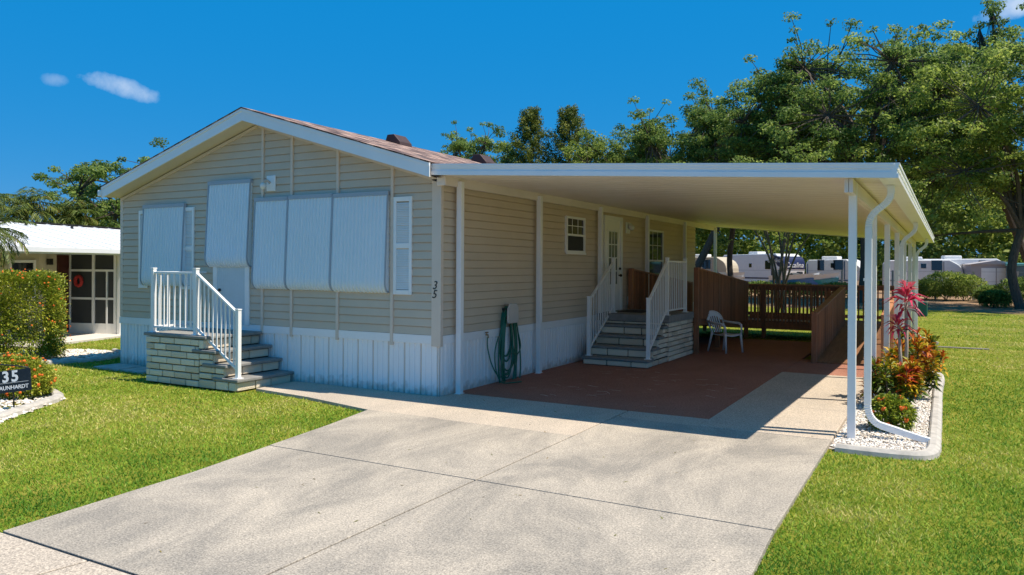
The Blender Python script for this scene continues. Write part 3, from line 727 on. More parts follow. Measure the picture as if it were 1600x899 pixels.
# ---------------------------------------------------------------- plastic chair
ch=empty('plastic_chair',(2.12,8.12,0),'white moulded plastic armchair with slotted back beside the side steps','chair',rz=R(-30))
# local frame: faces +x
mb=MB()
n=8
v=[];f=[]
for i in range(n+1):
    for j in range(n+1):
        a=i/n;b=j/n; x=-.20+.44*a; y=(-.22+.44*b)*(1-.12*(1-a)); z=.41+.02*a-.03*math.sin(math.pi*b)-.02*math.sin(math.pi*a)+(-.03 if a==1 else 0)
        v.append((x,y,z))
for i in range(n):
    for j in range(n): f.append((i*(n+1)+j,(i+1)*(n+1)+j,(i+1)*(n+1)+j+1,i*(n+1)+j+1))
mb.add(v,f); o=mb.build('seat',PLASTIC,ch,local=True,smooth=True); md=o.modifiers.new('s','SOLIDIFY'); md.thickness=.02
mb=MB()
def bk(y,z): # back curve: x for height
    return -.20-.22*((z-.40)/.5)+.30*(y*y)*1.2
top=[(bk(y,.40+.47*math.cos(y/.27*1.1)**.5)if False else 0) for y in (0,)]
arch=[]
for k in range(17):
    a=math.pi*k/16; y=.235*math.cos(a); z=.70+.19*math.sin(a)**.8; arch.append((bk(y,z),y,z))
rim=[(bk(.2,.43),.19,.43),(bk(.225,.56),.225,.56)]+arch+[(bk(.225,.56),-.225,.56),(bk(.2,.43),-.19,.43)]
mb.tube(rim,.018,8)
arch2=[]
for k in range(11):
    a=math.pi*k/10; y=.185*math.cos(a); z=.70+.14*math.sin(a); arch2.append((bk(y,z),y,z))
N2=12;v=[];f=[]
for i in range(N2+1):
    a=math.pi*i/N2
    for (ry,rz,z0) in ((.235,.19,.70),(.165,.085,.70)):
        y=ry*math.cos(a); z=z0+rz*math.sin(a)**.85; v.append((bk(y,z)+.004,y,z))
for i in range(N2): f.append((2*i,2*i+1,2*i+3,2*i+2))
mb.add(v,f)
for k in range(-2,3):
    y=k*.066; zt=.70+.09*math.sqrt(max(0,1-(y/.17)**2))
    mb.add([(bk(y*.8,.43),y*.8-.013,.43),(bk(y*.8,.43),y*.8+.013,.43),(bk(y,.6),y+.017,.6),(bk(y,.6),y-.017,.6),(bk(y,zt),y+.019,zt+.01),(bk(y,zt),y-.019,zt+.01)],[(0,1,2,3),(3,2,4,5)])
mb.build('backrest',PLASTIC,ch,local=True,smooth=True)
for s in (-1,1):
    mb=MB(); mb.tube([(bk(.22,.66),.235*s,.68),(-.18,.27*s,.655),(-.02,.285*s,.645),(.14,.28*s,.64),(.22,.265*s,.61),(.245,.25*s,.54),(.25,.24*s,.43)],[.02,.024,.028,.028,.026,.022,.02],8); mb.build('armrest',PLASTIC,ch,local=True,smooth=True)
    mb=MB(); mb.tube([(.235,.235*s,.43),(.25,.245*s,.25),(.275,.255*s,0)],[.032,.026,.02],6); mb.build('leg',PLASTIC,ch,local=True,smooth=True)
    mb=MB(); mb.tube([(-.20,.2*s,.44),(-.235,.22*s,.25),(-.29,.24*s,0)],[.032,.026,.02],6); mb.build('leg',PLASTIC,ch,local=True,smooth=True)
# ---------------------------------------------------------------- hose
hr=empty('hose_hanger',(0.02,1.86,1.0),'beige wall mounted hose hanger on the siding under the carport','hose hanger')
mb=MB(); mb.prism([(1.70,.95),(2.02,.95),(2.05,1.0),(2.04,1.2),(1.98,1.28),(1.76,1.28),(1.69,1.2),(1.68,1.0)],.15,.18,'x'); mb.build('cover_plate',BEIGEP,hr,bevel=.015,seg=3)
mb=MB(); mb.prism([(1.74,1.02),(1.98,1.02),(1.96,1.2),(1.76,1.2)],.014,.15,'x'); mb.build('bracket',BLACK,hr)
hs_=empty('garden_hose',(.1,1.86,0),'dark green garden hose looped over the beige wall hanger','hose')
mb=MB(); rd=random.Random(4)
for k in range(9):
    w_=.15+.10*rd.random()+(.12 if k==8 else 0); dz=.45+.05*k+.05*rd.random(); x=.045+.0085*k; pts=[]
    c=1.86+rd.uniform(-.05,.05)
    for i in range(33):
        a=2*math.pi*i/32
        yy=c+w_*math.sin(a)*(1-.25*math.cos(a))+.01*math.sin(3*a+k)
        zz=1.22-dz*(1-math.cos(a))*.9+ (.0)
        pts.append((x+.01*math.sin(2*a+k),yy,zz))
    mb.tube(pts,.014,6,cap=False)
def sm(pts,n=8):
    out=[]; P=[Vector(p) for p in pts]; P=[P[0]]+P+[P[-1]]
    for i in range(1,len(P)-2):
        for k in range(n):
            t=k/n; out.append(.5*((2*P[i])+(-P[i-1]+P[i+1])*t+(2*P[i-1]-5*P[i]+4*P[i+1]-P[i+2])*t*t+(-P[i-1]+3*P[i]-3*P[i+1]+P[i+2])*t**3))
    out.append(P[-2]); return out
mb.tube(sm([(.06,1.23,.76),(.07,1.22,.6),(.09,1.30,.35),(.12,1.42,.16),(.1,1.6,.09),(.1,1.85,.16),(.1,2.02,.4),(.09,1.97,.7),(.08,1.9,1.2)]),.011,6)
mb.tube(sm([(.1,1.50,.75),(.12,1.36,.5),(.14,1.38,.2),(.2,1.45,.03),(.3,1.6,.013),(.38,1.78,.013)]),.011,6)
mb.tube(sm([(.12,2.0,1.1),(.12,2.12,.8),(.13,2.2,.55),(.13,2.1,.42),(.12,1.95,.45)]),.011,6)
mb.build('coil',HOSE,hs_,smooth=True)
mb=MB(); mb.tube([(.0,1.23,.80),(.07,1.23,.80),(.075,1.23,.75)],.012,8); mb.box(.04,.055,1.19,1.27,.83,.845); mb.tube([(.045,1.23,.8),(.045,1.23,.84)],.006); tag(mb.build('spigot',mat('brass',(.25,.16,.06),.4,metal=.8)),'small outdoor tap on the white skirting left of the hanging hose','tap')
# ---------------------------------------------------------------- flower bed
def curb(name,pts,w=.13,h=.078,closed=False,z=-.045):
    P=sm([(x,y,0) for x,y in pts],6) if len(pts)>4 or closed else [Vector((x,y,0)) for x,y in pts]
    mb=MB(); prof=[(-w/2,0),(-w/2+.01,h*.75),(-w/2+.03,h),(w/2-.05,h),(w/2-.01,h*.6),(w/2,0)]; v=[];f=[];m_=len(prof)
    for i,p in enumerate(P):
        a=P[max(i-1,0)];b=P[min(i+1,len(P)-1)]; d=(b-a).normalized(); nrm=Vector((d.y,-d.x,0))
        for o_,zz in prof: v.append(p+nrm*o_+Vector((0,0,z+zz)))
    for i in range(len(P)-1):
        for j in range(m_-1): f.append((i*m_+j,(i+1)*m_+j,(i+1)*m_+j+1,i*m_+j+1))
    f+=[tuple(range(m_)),tuple(range((len(P)-1)*m_,len(P)*m_))]
    mb.add(v,f); return mb.build(name,CURB)
STONE=tintmat('white_stones',[(0,(.5,.40,.32)),(.25,(.76,.70,.62)),(1,(.86,.83,.78))],.7,0)
def gravel(name,inside,bbox,n,label,seed,z=-.03,s0=.022):
    r=np.random.default_rng(seed); x0,x1,y0,y1=bbox
    P=np.stack([r.uniform(x0,x1,n*3),r.uniform(y0,y1,n*3)],1); P=P[[inside(a,b) for a,b in P]][:n]
    oct_=np.array([(1,0,0),(0,1,0),(-1,0,0),(0,-1,0),(.6,.6,.55),(-.6,.6,.5),(-.6,-.6,.55),(.6,-.6,.5),(0,0,-1)],float)
    F0=np.array([(0,1,4),(1,2,5),(2,3,6),(3,0,7),(4,5,6),(4,6,7),(4,1,5),(5,2,6),(6,3,7),(7,0,4)])
    m_=len(P); s=r.uniform(.6,1.3,m_)*s0; th=r.uniform(0,6.3,m_); sc=r.uniform(.6,1.2,(m_,1,3)); sc[:,:,2]*=.7
    V=oct_[None]*sc*s[:,None,None]*(1+r.normal(0,.12,(m_,9,1)))
    c,q=np.cos(th)[:,None],np.sin(th)[:,None]
    X=V[:,:,0]*c-V[:,:,1]*q; Y=V[:,:,0]*q+V[:,:,1]*c
    tl=r.normal(0,.3,(m_,1)); Z=V[:,:,2]+X*tl
    V=np.stack([X+P[:,0:1],Y+P[:,1:2],Z+z+r.uniform(0,.02,m_)[:,None]],2).reshape(-1,3)
    Fq=(F0[None]+np.arange(m_)[:,None,None]*9).reshape(-1,3)
    o=npmesh(name,V,Fq,STONE,np.repeat(r.random(m_),10),nv=3); tag(o,label,'gravel',kind='stuff'); return o
bx0,bx1=5.3,6.24
tag(curb('bed_curb',[(5.37,-.39),(5.6,-.40),(6.0,-.38),(6.2,-.28),(6.27,0),(6.28,.6),(6.29,2.5),(6.30,4.5),(6.33,6.2),(6.25,6.65),(5.9,6.75),(5.5,6.75)],.14),'pale concrete curb edging the narrow white gravel bed beside the carport','curb')
mb=MB(); mb.box(5.295,6.26,-.36,6.7,-.08,-.035); tag(mb.build('bed_soil',mat('bed_soil_m',(.5,.45,.38),.95,var=.2,vs=20)),kind='structure')
gravel('white_gravel',lambda x,y:x<6.22 and y>-.31,(5.31,6.22,-.33,6.65),11000,'white stone gravel filling the bed beside the carport posts',3,-.03,.017)
LEAFG=tintmat('leaf_green',[(0,(.03,.075,.012)),(.5,(.09,.17,.022)),(1,(.2,.28,.04))],.45,.25,.4)
HEDGEL=tintmat('hedge_leaf',[(0,(.06,.12,.016)),(.4,(.26,.33,.03)),(.8,(.42,.44,.045)),(1,(.55,.50,.08))],.42,.25,.4)
FLOW=tintmat('orange_flower',[(0,(.70,.12,.015)),(.5,(.86,.20,.025)),(1,(.92,.34,.06))],.6,.2)
CROT=tintmat('croton_leaf',[(0,(.025,.06,.012)),(.3,(.10,.16,.012)),(.48,(.50,.40,.02)),(.66,(.60,.17,.012)),(.85,(.34,.02,.012)),(1,(.06,.01,.012))],.45,.2,.25)
TIL=tintmat('ti_leaf',[(0,(.14,.014,.04)),(.4,(.48,.03,.10)),(.75,(.75,.08,.17)),(1,(.85,.35,.32))],.4,.3,.4)
def bush(name,label,c,rad,n,ln,wd,lm,flowers,seed,box=False,cat='shrub',fl_s=.06,group=None,stem=True,p_=2.0,rot=0):
    cr_,sr_=math.cos(rot),math.sin(rot)
    r=np.random.default_rng(seed); e=empty(name,(c[0],c[1],-.04),label,cat,group)
    def surf(k,lo,hi):
        d=r.normal(0,1,(k,3)); d/=np.linalg.norm(d,axis=1,keepdims=True); d[:,2]=np.where(d[:,2]<-.75,-d[:,2],d[:,2])
        if box:
            q=r.uniform(-1,1,(k,3)); ax=r.choice(3,k,p=[.36,.36,.28]); sg=np.where(r.random(k)<.5,-1,1); sg[ax==2]=1
            q[np.arange(k),ax]=sg; d=q/((np.abs(q)**10).sum(1,keepdims=True)**(1/10))
        lump=1+.08*np.sin(d[:,0:1]*9+seed)*np.cos(d[:,1:2]*7+d[:,2:3]*8)+r.normal(0,.03,(k,1))
        rr=r.uniform(lo,hi,(k,1))*lump
        o=d*rr*np.array(rad)
        o=np.stack([o[:,0]*cr_-o[:,1]*sr_,o[:,0]*sr_+o[:,1]*cr_,o[:,2]],1); d=np.stack([d[:,0]*cr_-d[:,1]*sr_,d[:,0]*sr_+d[:,1]*cr_,d[:,2]],1)
        return o+np.array(c),d
    P,D=surf(n,.86 if box else .78,1.01); k=int(n*.25); P2,D2=surf(k,.2,.75)
    P=np.vstack([P,P2]);D=np.vstack([D,D2]); ok=P[:,2]>-.02; P=P[ok];D=D[ok]
    Dr=D+r.normal(0,.55,D.shape)+np.array([0,0,.45])
    m_=len(P); V,Fq=leaves(P,Dr,r.uniform(.7,1.2,m_)*ln,r.uniform(.8,1.1,m_)*wd,rng=r)
    t=np.clip(r.beta(2,2,m_)+.12*np.sin(P[:,0]*5+P[:,2]*4),0,1)
    npmesh('foliage',V,Fq,lm,np.repeat(t,2),e)
    if flowers:
        P,D=surf(flowers,1.0,1.05); ok=(P[:,2]>.05); P=P[ok]; D=D[ok]
        Pp=[];Nn=[]
        for p,d in zip(P,D):
            k=16; q=r.normal(0,1,(k,3)); q/=np.linalg.norm(q,axis=1,keepdims=True); q=q+d*.9; q/=np.linalg.norm(q,axis=1,keepdims=True)
            s=fl_s*r.uniform(.6,1.1); Pp.append(p+q*s*.55); Nn.append(q)
        Pp=np.vstack(Pp);Nn=np.vstack(Nn)
        V,Fq=quads(Pp,Nn,np.full(len(Pp),fl_s*.32),.9,r)
        npmesh('flowers',V,Fq,FLOW,np.repeat(r.random(len(Pp)),1),e)
    if stem:
        mb=MB(); rd=random.Random(seed)
        for k in range(7):
            a=rd.uniform(0,6.3); mb.tube([(c[0]+.04*math.cos(a),c[1]+.04*math.sin(a),-.04),(c[0]+rad[0]*.3*math.cos(a),c[1]+rad[1]*.3*math.sin(a),c[2]*.6),(c[0]+rad[0]*.6*math.cos(a),c[1]+rad[1]*.6*math.sin(a),c[2]+rad[2]*.3)],[.016,.012,.006],5)
        mb.build('stems',BARK,e)
    return e
bush('ixora_shrub','small round green shrub with orange flower heads in the gravel bed beside the front downspout',(5.82,.95,.16),(.25,.25,.22),2600,.055,.026,HEDGEL,16,5,fl_s=.05)
def croton(label,x,y,h,rad,seed,n=1250):
    r=np.random.default_rng(seed); e=empty('croton_shrub',(x,y,-.04),label,'shrub','croton shrubs in the carport flower bed')
    P=[];D=[];T=[]; mb=MB()
    for k in range(34):
        a=r.uniform(0,6.3); rr=rad*math.sqrt(r.random()); hh=h*r.uniform(.45,1)*(1-.35*(rr/rad)**2)
        tip=np.array([x+rr*math.cos(a),y+rr*math.sin(a),hh]); b=np.array([x+.25*rr*math.cos(a),y+.25*rr*math.sin(a),-.04])
        mb.tube([b,(b+tip)/2+np.array([.15*rr*math.cos(a),.15*rr*math.sin(a),0]),tip],[.011,.009,.006],5)
        t0=r.random()
        for j in range(n//34+2):
            th=r.uniform(0,6.3); u=r.random(); p=tip-np.array([0,0,hh*.55*u]); el=.9-1.1*u+r.normal(0,.15)
            D.append((math.cos(th)*math.cos(el),math.sin(th)*math.cos(el),math.sin(el))); P.append(p); T.append(np.clip(t0*.62+.40*r.random()-.25*u+.02,0,1))
    P=np.array(P);D=np.array(D);m_=len(P)
    V,Fq=leaves(P,D,r.uniform(.11,.18,m_),r.uniform(.03,.048,m_),.2,.25,r)
    npmesh('foliage',V,Fq,CROT,np.repeat(T,2),e); mb.build('stems',BARK,e)
croton('yellow and red leaved croton behind the small orange flowering shrub',5.80,2.55,.78,.36,1)
croton('orange leaved croton beside the ti plant stem',5.92,3.65,.92,.40,2)
croton('dark red croton at the far end of the bed',5.98,5.0,1.0,.42,3)
# ti plant
tp=empty('ti_plant',(5.86,3.25,-.04),'tall ti plant with bright magenta leaf rosettes on a bare cane beside the carport','plant')
r=np.random.default_rng(9); P=[];D=[];T=[];Ls=[]; mb=MB()
canes=[((5.88,3.25),(5.90,3.2),1.50),((5.84,3.22),(5.80,3.18),1.08)]
for (b,t,h) in canes:
    mb.tube([(b[0],b[1],-.04),((b[0]+t[0])/2+.015,(b[1]+t[1])/2,h*.5),(t[0],t[1],h)],[.03,.026,.018],7)
    for (z,nn,ln,e0) in ((h,24,.30,.75),(h-.08,20,.34,.25),(h-.16,9,.28,-.35)) if h>1.2 else ((h,15,.27,.6),(h-.06,10,.27,.0)):
        for k in range(nn):
            th=r.uniform(0,6.3); el=e0+r.normal(0,.22)
            P.append((t[0],t[1],z+r.normal(0,.02))); D.append((math.cos(th)*math.cos(el),math.sin(th)*math.cos(el),math.sin(el))); Ls.append(ln*r.uniform(.75,1.1)); T.append(np.clip((.62 if e0>.5 else .5 if e0>0 else .25)+r.normal(0,.2),0,1))
for k in range(7):
    th=r.uniform(0,6.3); el=1.0+r.normal(0,.2); P.append((5.90,3.2,1.58)); D.append((math.cos(th)*math.cos(el),math.sin(th)*math.cos(el),math.sin(el))); Ls.append(.26); T.append(.8)
V,Fq=leaves(np.array(P),np.array(D),np.array(Ls),np.full(len(P),.048),.30,.3,r)
npmesh('foliage',V,Fq,TIL,np.repeat(T,2),tp); mb.build('cane',mat('cane_bark',(.42,.34,.27),.8,var=.2,vs=20),tp,smooth=True)
# left hedge, sign bed
bush('ixora_hedge','large clipped green hedge dotted with orange flowers before the neighbouring house',(-10.2,-1.02,.80),(1.22,.72,.86),40000,.058,.03,HEDGEL,260,21,True,'hedge',.036,stem=False,rot=R(59.3))
tag(curb('hedge_bed_curb',[(-9.5,-1.9),(-8.85,-1.1),(-8.42,-.3),(-8.38,.3),(-8.8,.9),(-9.5,1.2)],.14),'curved grey curb around the white gravel at the foot of the large hedge','curb')
gravel('white_gravel',lambda x,y:((x+9.75)/1.28)**2+((y+.1)/1.25)**2<1,(-11,-8.4,-1.4,1.2),2400,'white gravel at the foot of the large clipped hedge',8,-.035,.03)
bush('ixora_shrub','round low shrub covered in orange flowers behind the black name sign',(-5.42,-3.0,.2),(.66,.42,.34),11000,.042,.022,HEDGEL,130,33,fl_s=.042)
tag(curb('sign_bed_curb',[(-3.45,-4.45),(-3.80,-4.05),(-4.12,-3.55),(-4.42,-3.08),(-4.62,-2.84),(-5.0,-2.66),(-5.45,-2.55)],.16),'curved grey curb around the sign bed at the left edge','curb')
gravel('white_gravel',lambda x,y:(y<-2.85-(x+4.5)*1.3) and (y<-2.75) ,(-6.2,-3.5,-4.6,-2.6),1500,'white gravel around the orange flowering shrub in the sign bed',12,-.035,.028)
sg=empty('name_sign',(-4.93,-3.62,0),'black name sign with white numbers and letters in front of the orange flowering shrub','sign')
sg.rotation_euler=(0,0,0)
def px2(x,y,yy):
    d=dirpx(x,y); t=(yy-CAM[1])/d.y; return Vector(CAM)+d*t
sgR=Vector((math.cos(R(28)),math.sin(R(28)),.13)).normalized(); sgN=Vector((math.sin(R(28)),-math.cos(R(28)),.1)); sgN=(sgN-sgR*sgN.dot(sgR)).normalized(); sgU=sgN.cross(sgR)
cc=px2(17,596,-3.62)
M0=Matrix((sgR,sgU,sgN)).transposed().to_4x4()
mb=MB(); mb.box(-.27,.27,-.145,.145,-.008,.008)
mw=Matrix.Translation(cc-wloc(sg))@M0
bd=mb.build('sign_board',mat('sign_black',(.012,.015,.02),.35,var=.4,vs=20),sg,local=True,bevel=.003); bd.data.transform(mw)
LET=mat('sign_white',(.75,.76,.78),.5)
text_mesh('number','35',.20,LET,sg,mw@Matrix.Translation((-.0,.055,.0085)),.002,0,bold=.006,spacing=1.25)
text_mesh('lettering','BRAUNHARDT',.072,LET,sg,mw@Matrix.Translation((.0,-.085,.0085)),.002,0,bold=.001,spacing=1.0)
mb=MB(); mb.box(-.22,.24,-.022,-.018,.008,.0095); o=mb.build('rule_line',LET,sg,local=True); o.data.transform(mw)
mb=MB(); a=cc-sgR*.0+sgU*.16; mb.tube([cc-sgR*.3-sgU*.5+Vector((0,.03,0)),cc-sgR*.3+sgU*.17,cc-sgR*.15+sgU*.24,cc+sgR*.1+sgU*.19,cc+sgR*.25+sgU*.15],.009,6); mb.tube([(cc.x,cc.y+.04,-.05),(cc.x,cc.y+.03,cc.z+.1)],.01,6)
mb.build('stake',BLACK,sg,smooth=True)
# ---------------------------------------------------------------- grass blades
GR=tintmat('grass_blade',[(0,(.06,.16,.016)),(.38,(.17,.33,.028)),(.75,(.37,.46,.05)),(1,(.64,.56,.2))],.6,.3,.2)
def inpoly(P,poly):
    x,y=P[:,0],P[:,1]; ins=np.zeros(len(P),bool); n=len(poly)
    for i in range(n):
        x0,y0=poly[i]; x1,y1=poly[(i+1)%n]
        c=((y0>y)!=(y1>y))&(x<(x1-x0)*(y-y0)/(y1-y0+1e-12)+x0); ins^=c
    return ins
def vnoise(x,y,s,seed):
    r=np.random.default_rng(seed); G=r.random((64,64)); X=x*s;Y=y*s; xi=np.floor(X).astype(int);yi=np.floor(Y).astype(int);fx=X-xi;fy=Y-yi; fx=fx*fx*(3-2*fx);fy=fy*fy*(3-2*fy)
    g=lambda a,b:G[a%64,b%64]
    return (g(xi,yi)*(1-fx)+g(xi+1,yi)*fx)*(1-fy)+(g(xi,yi+1)*(1-fx)+g(xi+1,yi+1)*fx)*fy
def lawn(name,poly,n,label,seed,holes=()):
    r=np.random.default_rng(seed); poly=np.array(poly); lo=poly.min(0);hi=poly.max(0)
    # sample with density falling with distance squared
    rr=np.exp(r.uniform(math.log(3.5),math.log(48),n*6)); th=r.uniform(0,2*math.pi,n*6)
    P=np.stack([CAM[0]+rr*np.cos(th),CAM[1]+rr*np.sin(th)],1)
    v=P-np.array(CAM[:2]); f=v@np.array([-math.sin(YAW),math.cos(YAW)]); s=v@np.array([math.cos(YAW),math.sin(YAW)])
    ok=(f>2.5)&(np.abs(s/f)<.78); P=P[ok]
    P=P[inpoly(P,poly)]
    for h in holes: P=P[~inpoly(P,h)]
    P=P[:n]; m_=len(P); D=np.linalg.norm(P-np.array(CAM[:2]),axis=1)
    wd=np.clip(.0022*D**.75*.55,.003,.02)*r.uniform(.7,1.3,m_); h=r.uniform(.012,.034,m_)*(1+.25*vnoise(P[:,0],P[:,1],3,1))
    a=r.uniform(0,6.3,m_); ln=r.normal(0,.02,(m_,2))
    b0=np.stack([P[:,0]-wd*np.cos(a),P[:,1]-wd*np.sin(a),np.full(m_,-.046)],1); b1=np.stack([P[:,0]+wd*np.cos(a),P[:,1]+wd*np.sin(a),np.full(m_,-.046)],1)
    tp=np.stack([P[:,0]+ln[:,0],P[:,1]+ln[:,1],-.046+h],1)
    V=np.stack([b0,b1,tp],1).reshape(-1,3)
    t=.0+.62*vnoise(P[:,0],P[:,1],.7,2)+.42*vnoise(P[:,0],P[:,1],2.3,3)+r.normal(0,.19,m_)+np.clip((D-9)*.012,0,.2)
    o=npmesh(name,V,np.arange(m_*3).reshape(-1,3),GR,np.clip(t,0,1),nv=3); tag(o,label,'grass',kind='stuff'); return o
signbed=[(-3.45,-4.6),(-3.85,-4.0),(-4.18,-3.5),(-4.5,-3.0),(-4.72,-2.8),(-5.45,-2.6),(-9,-2.6),(-9,-4.5)]
lawn('grass',[(-.21,-1.33),(.01,-2.3),(.21,-3.4),(.405,-4.5),(.565,-6.2),(-3,-6.7),(-14,-9),(-14,12),(-7.47,12),(-7.47,-.02),(-5.06,-.02),(-5.06,-1.2),(-2.92,-1.2),(-2.82,-.9),(-1.6,-1.04)],480000,'sunlit green lawn of short grass left of the driveway',5,[signbed,[(-12,-1.95),(-9.55,-1.95),(-8.9,-1.15),(-8.47,-.3),(-8.43,.3),(-8.85,.87),(-9.5,1.2),(-12,1.2)]])
lawn('grass',[(5.285,-.42),(5.28,-3.4),(5.32,-4.5),(5.41,-6.2),(20,-6.2),(24,29),(6.38,29),(6.38,6.5),(6.33,0),(6.25,-.35),(6.0,-.45)],480000,'sunlit green lawn of short grass right of the driveway and carport bed',6)
lawn('grass',[(-9,13.2),(0,13.2),(0,11.65),(6.36,11.65),(6.36,29),(-9,29)],200000,'lawn of short grass behind the house and the ramp',14)
rd=random.Random(5); mb=MB()
for k in range(34):
    x,y=rd.uniform(.6,3.5),rd.uniform(.8,4.2); a=rd.uniform(-.5,.9); q=[]
    for j in range(5): q.append((x,y)); x+=.05*math.cos(a)*rd.uniform(.5,1.4); y+=.05*math.sin(a); a+=rd.uniform(-.6,.6)
    for (xa,ya),(xb,yb) in zip(q,q[1:]):
        w_=rd.uniform(.004,.014); mb.add([(xa,ya-w_,.002),(xb,yb-w_,.002),(xb,yb+w_,.002),(xa,ya+w_,.002)],[(0,1,2,3)])
tag(mb.build('paint_scuffs',mat('worn_paint',(.56,.44,.37),.9)),'pale worn scuff marks on the red patio paint','scuffs',kind='stuff')
# dry debris on concrete
r=np.random.default_rng(3); n=170; P=np.stack([r.uniform(.6,5.2,n),r.uniform(-6,3,n),np.full(n,.004)],1)
V,Fq=quads(P,np.tile([0,0,1.],(n,1))+r.normal(0,.25,(n,3)),r.uniform(.006,.028,n),.22,r)
tag(npmesh('leaf_litter',V,Fq,tintmat('dry_leaf',[(0,(.10,.08,.03)),(.5,(.16,.17,.04)),(1,(.26,.15,.06))],.8,0),r.random(n)),'scattered dry leaf bits and grass clippings on the concrete driveway','leaves',kind='stuff')
# ---------------------------------------------------------------- trees
OAK=tintmat('oak_leaf',[(0,(.07,.13,.035)),(.5,(.18,.27,.06)),(1,(.42,.52,.13))],.5,.6,.3)
OAKY=tintmat('oak_leaf_light',[(0,(.10,.16,.035)),(.5,(.25,.33,.06)),(1,(.52,.58,.14))],.5,.6,.3)
PINE=tintmat('conifer_leaf',[(0,(.04,.08,.012)),(.5,(.12,.16,.022)),(1,(.28,.28,.05))],.6,.3,.3)
def tree(name,label,base,H,cz,rad,lobes,clumps,nleaf,ls,seed,tr=.25,m=None,cat='tree',group=None,trunkto=None,low=0,cr=.55,extra=(),gap=.0,nstem=1):
    r=np.random.default_rng(seed); e=empty(name,(base[0],base[1],-.04),label,cat,group)
    rad=np.array(rad,float); c=np.array([base[0],base[1],cz]) if trunkto is None else np.array(trunkto,float)
    mb=MB(); L_=[]
    for k in range(lobes):
        a=2*math.pi*(k*.618)+r.normal(0,.3); zz=-0.55+1.35*((k+.5)/lobes)+r.normal(0,.08); q=math.sqrt(max(.05,1-min(.95,abs(zz))**2))
        L_.append(c+np.array([math.cos(a)*q*.70,math.sin(a)*q*.70,zz*.84])*rad)
    L_+= [np.array(x,float) for x in extra]
    b=np.array([base[0],base[1],-.1])
    fork=b+(c-b)*np.array([.5,.5,max(.18,(cz-rad[2]*.9)/max(cz,.1))])
    roots=[b+np.array([r.normal(0,.25),r.normal(0,.25),0]) for _ in range(nstem)] if nstem>1 else [b]
    if nstem==1:
        q=(b+fork)/2+np.array([r.normal(0,.15),r.normal(0,.15),0]); mb.tube(sm([tuple(b),tuple(q),tuple(fork)],5),[tr*1.35]+[tr*(1.1-.025*i) for i in range(10)],9)
    Pc=[];Rc=[]
    for i,l0 in enumerate(L_):
        st=fork if nstem==1 else roots[i%nstem]
        midp=st+(l0-st)*np.array([.35,.35,.6])+r.normal(0,.25,3)*rad*.12
        pts=sm([tuple(st),tuple(midp),tuple(l0)],5); kk=len(pts); mb.tube(pts,[max(.03,tr*.62*(1-j/kk*.72)) for j in range(kk)],6)
        nc=max(2,int(3.2*clumps/len(L_)*(1 if i<lobes else .5)))
        for j in range(nc):
            d=r.normal(0,1,3); d/=np.linalg.norm(d); f_=r.uniform(.6,1.02) if i>=lobes else (1 if j%4 else .72); p=l0*f_+fork*(1-f_)+d*rad*r.uniform(.08,.60)*(1.0 if i<lobes else .4)
            Pc.append(p);Rc.append(cr*.56*r.uniform(.5,1.5))
            if True: mb.tube([tuple(l0),tuple((l0+p)/2+r.normal(0,.12,3)),tuple(p)],[tr*.16,tr*.10,tr*.05],4,cap=False)
    mb.build('trunk',BARK,e)
    Pc=np.array(Pc);Rc=np.array(Rc); nleaf=int(nleaf*1.05); ls*=.92
    idx=r.choice(len(Pc),nleaf,p=Rc**2/(Rc**2).sum()); 
    d=r.normal(0,1,(nleaf,3)); d/=np.linalg.norm(d,axis=1,keepdims=True); rr=r.random((nleaf,1))**.45
    P=Pc[idx]+d*rr*Rc[idx][:,None]*np.array([1.15,1.15,.62]); ok=P[:,2]>low; P=P[ok];idx=idx[ok];d=d[ok]
    nn=d*.6+np.array([0,0,.55])+r.normal(0,.55,P.shape)
    V,Fq=quads(P,nn,r.uniform(.7,1.3,len(P))*ls,.55,r)
    ct=r.normal(.45,.17,len(Pc)); t=np.clip(ct[idx]+r.normal(0,.17,len(P)),0,1)
    npmesh('crown',V,Fq,m or OAK,t,e); return e
G='oaks behind the carport'
tree('oak_tree','tall oak with a dark bare trunk and a low limb arching left',(9.7,35),13,8.6,(6.0,5.5,5.3),12,190,62000,.095,1,.20,OAKY,group=G,low=3.6,cr=.85,extra=[(5.0,35,3.5)])
tree('oak_tree','broad tall oak rising above the right half of the carport roof',(2.6,38),15.5,10.2,(6.4,5,5.7),15,210,66000,.095,2,.36,OAK,group=G,low=3.4,cr=.85)
tree('oak_tree','oak with the tallest upright spray of branches near the top right',(11.6,44),17.5,11.2,(4.2,3.5,5.4),10,130,38000,.095,3,.22,OAK,group=G,low=4,cr=.75,trunkto=(7.0,43,11.2),extra=[(8.2,43,15.9),(8.8,43,16.9),(7.3,43,15.2)])
tree('oak_tree','oak beside the broad tall one above the carport roof',(-8.7,40),13,8.9,(4.8,4.5,4.8),12,150,46000,.095,4,.24,OAK,group=G,low=3.4,cr=.8,trunkto=(-3.4,40,9.6))
tree('oak_tree','lighter oak between the peaked oak and the broad tall one',(-6.6,46),13,9.2,(3.6,3.2,4.8),9,110,34000,.10,73,.2,OAKY,group=G,low=3,cr=.75)
tree('oak_tree','oak with a narrow peak above the middle of the carport fascia',(-9.0,41),13.5,8.6,(3.9,3.5,5.0),11,130,40000,.095,5,.26,OAK,group=G,low=3,cr=.75)
tree('oak_tree','low rounded oak between the conifers and the peaked oak',(-14.0,42),10.6,7.6,(4.2,3.2,4.2),10,120,36000,.095,6,.24,OAKY,group=G,low=2.8,cr=.8)
tree('oak_tree','sparse open crowned oak behind the roof ridge and second vent',(-26.4,43),13,9.3,(3.9,3.2,4.6),10,90,24000,.095,7,.22,OAK,group=G,low=3,cr=.7)
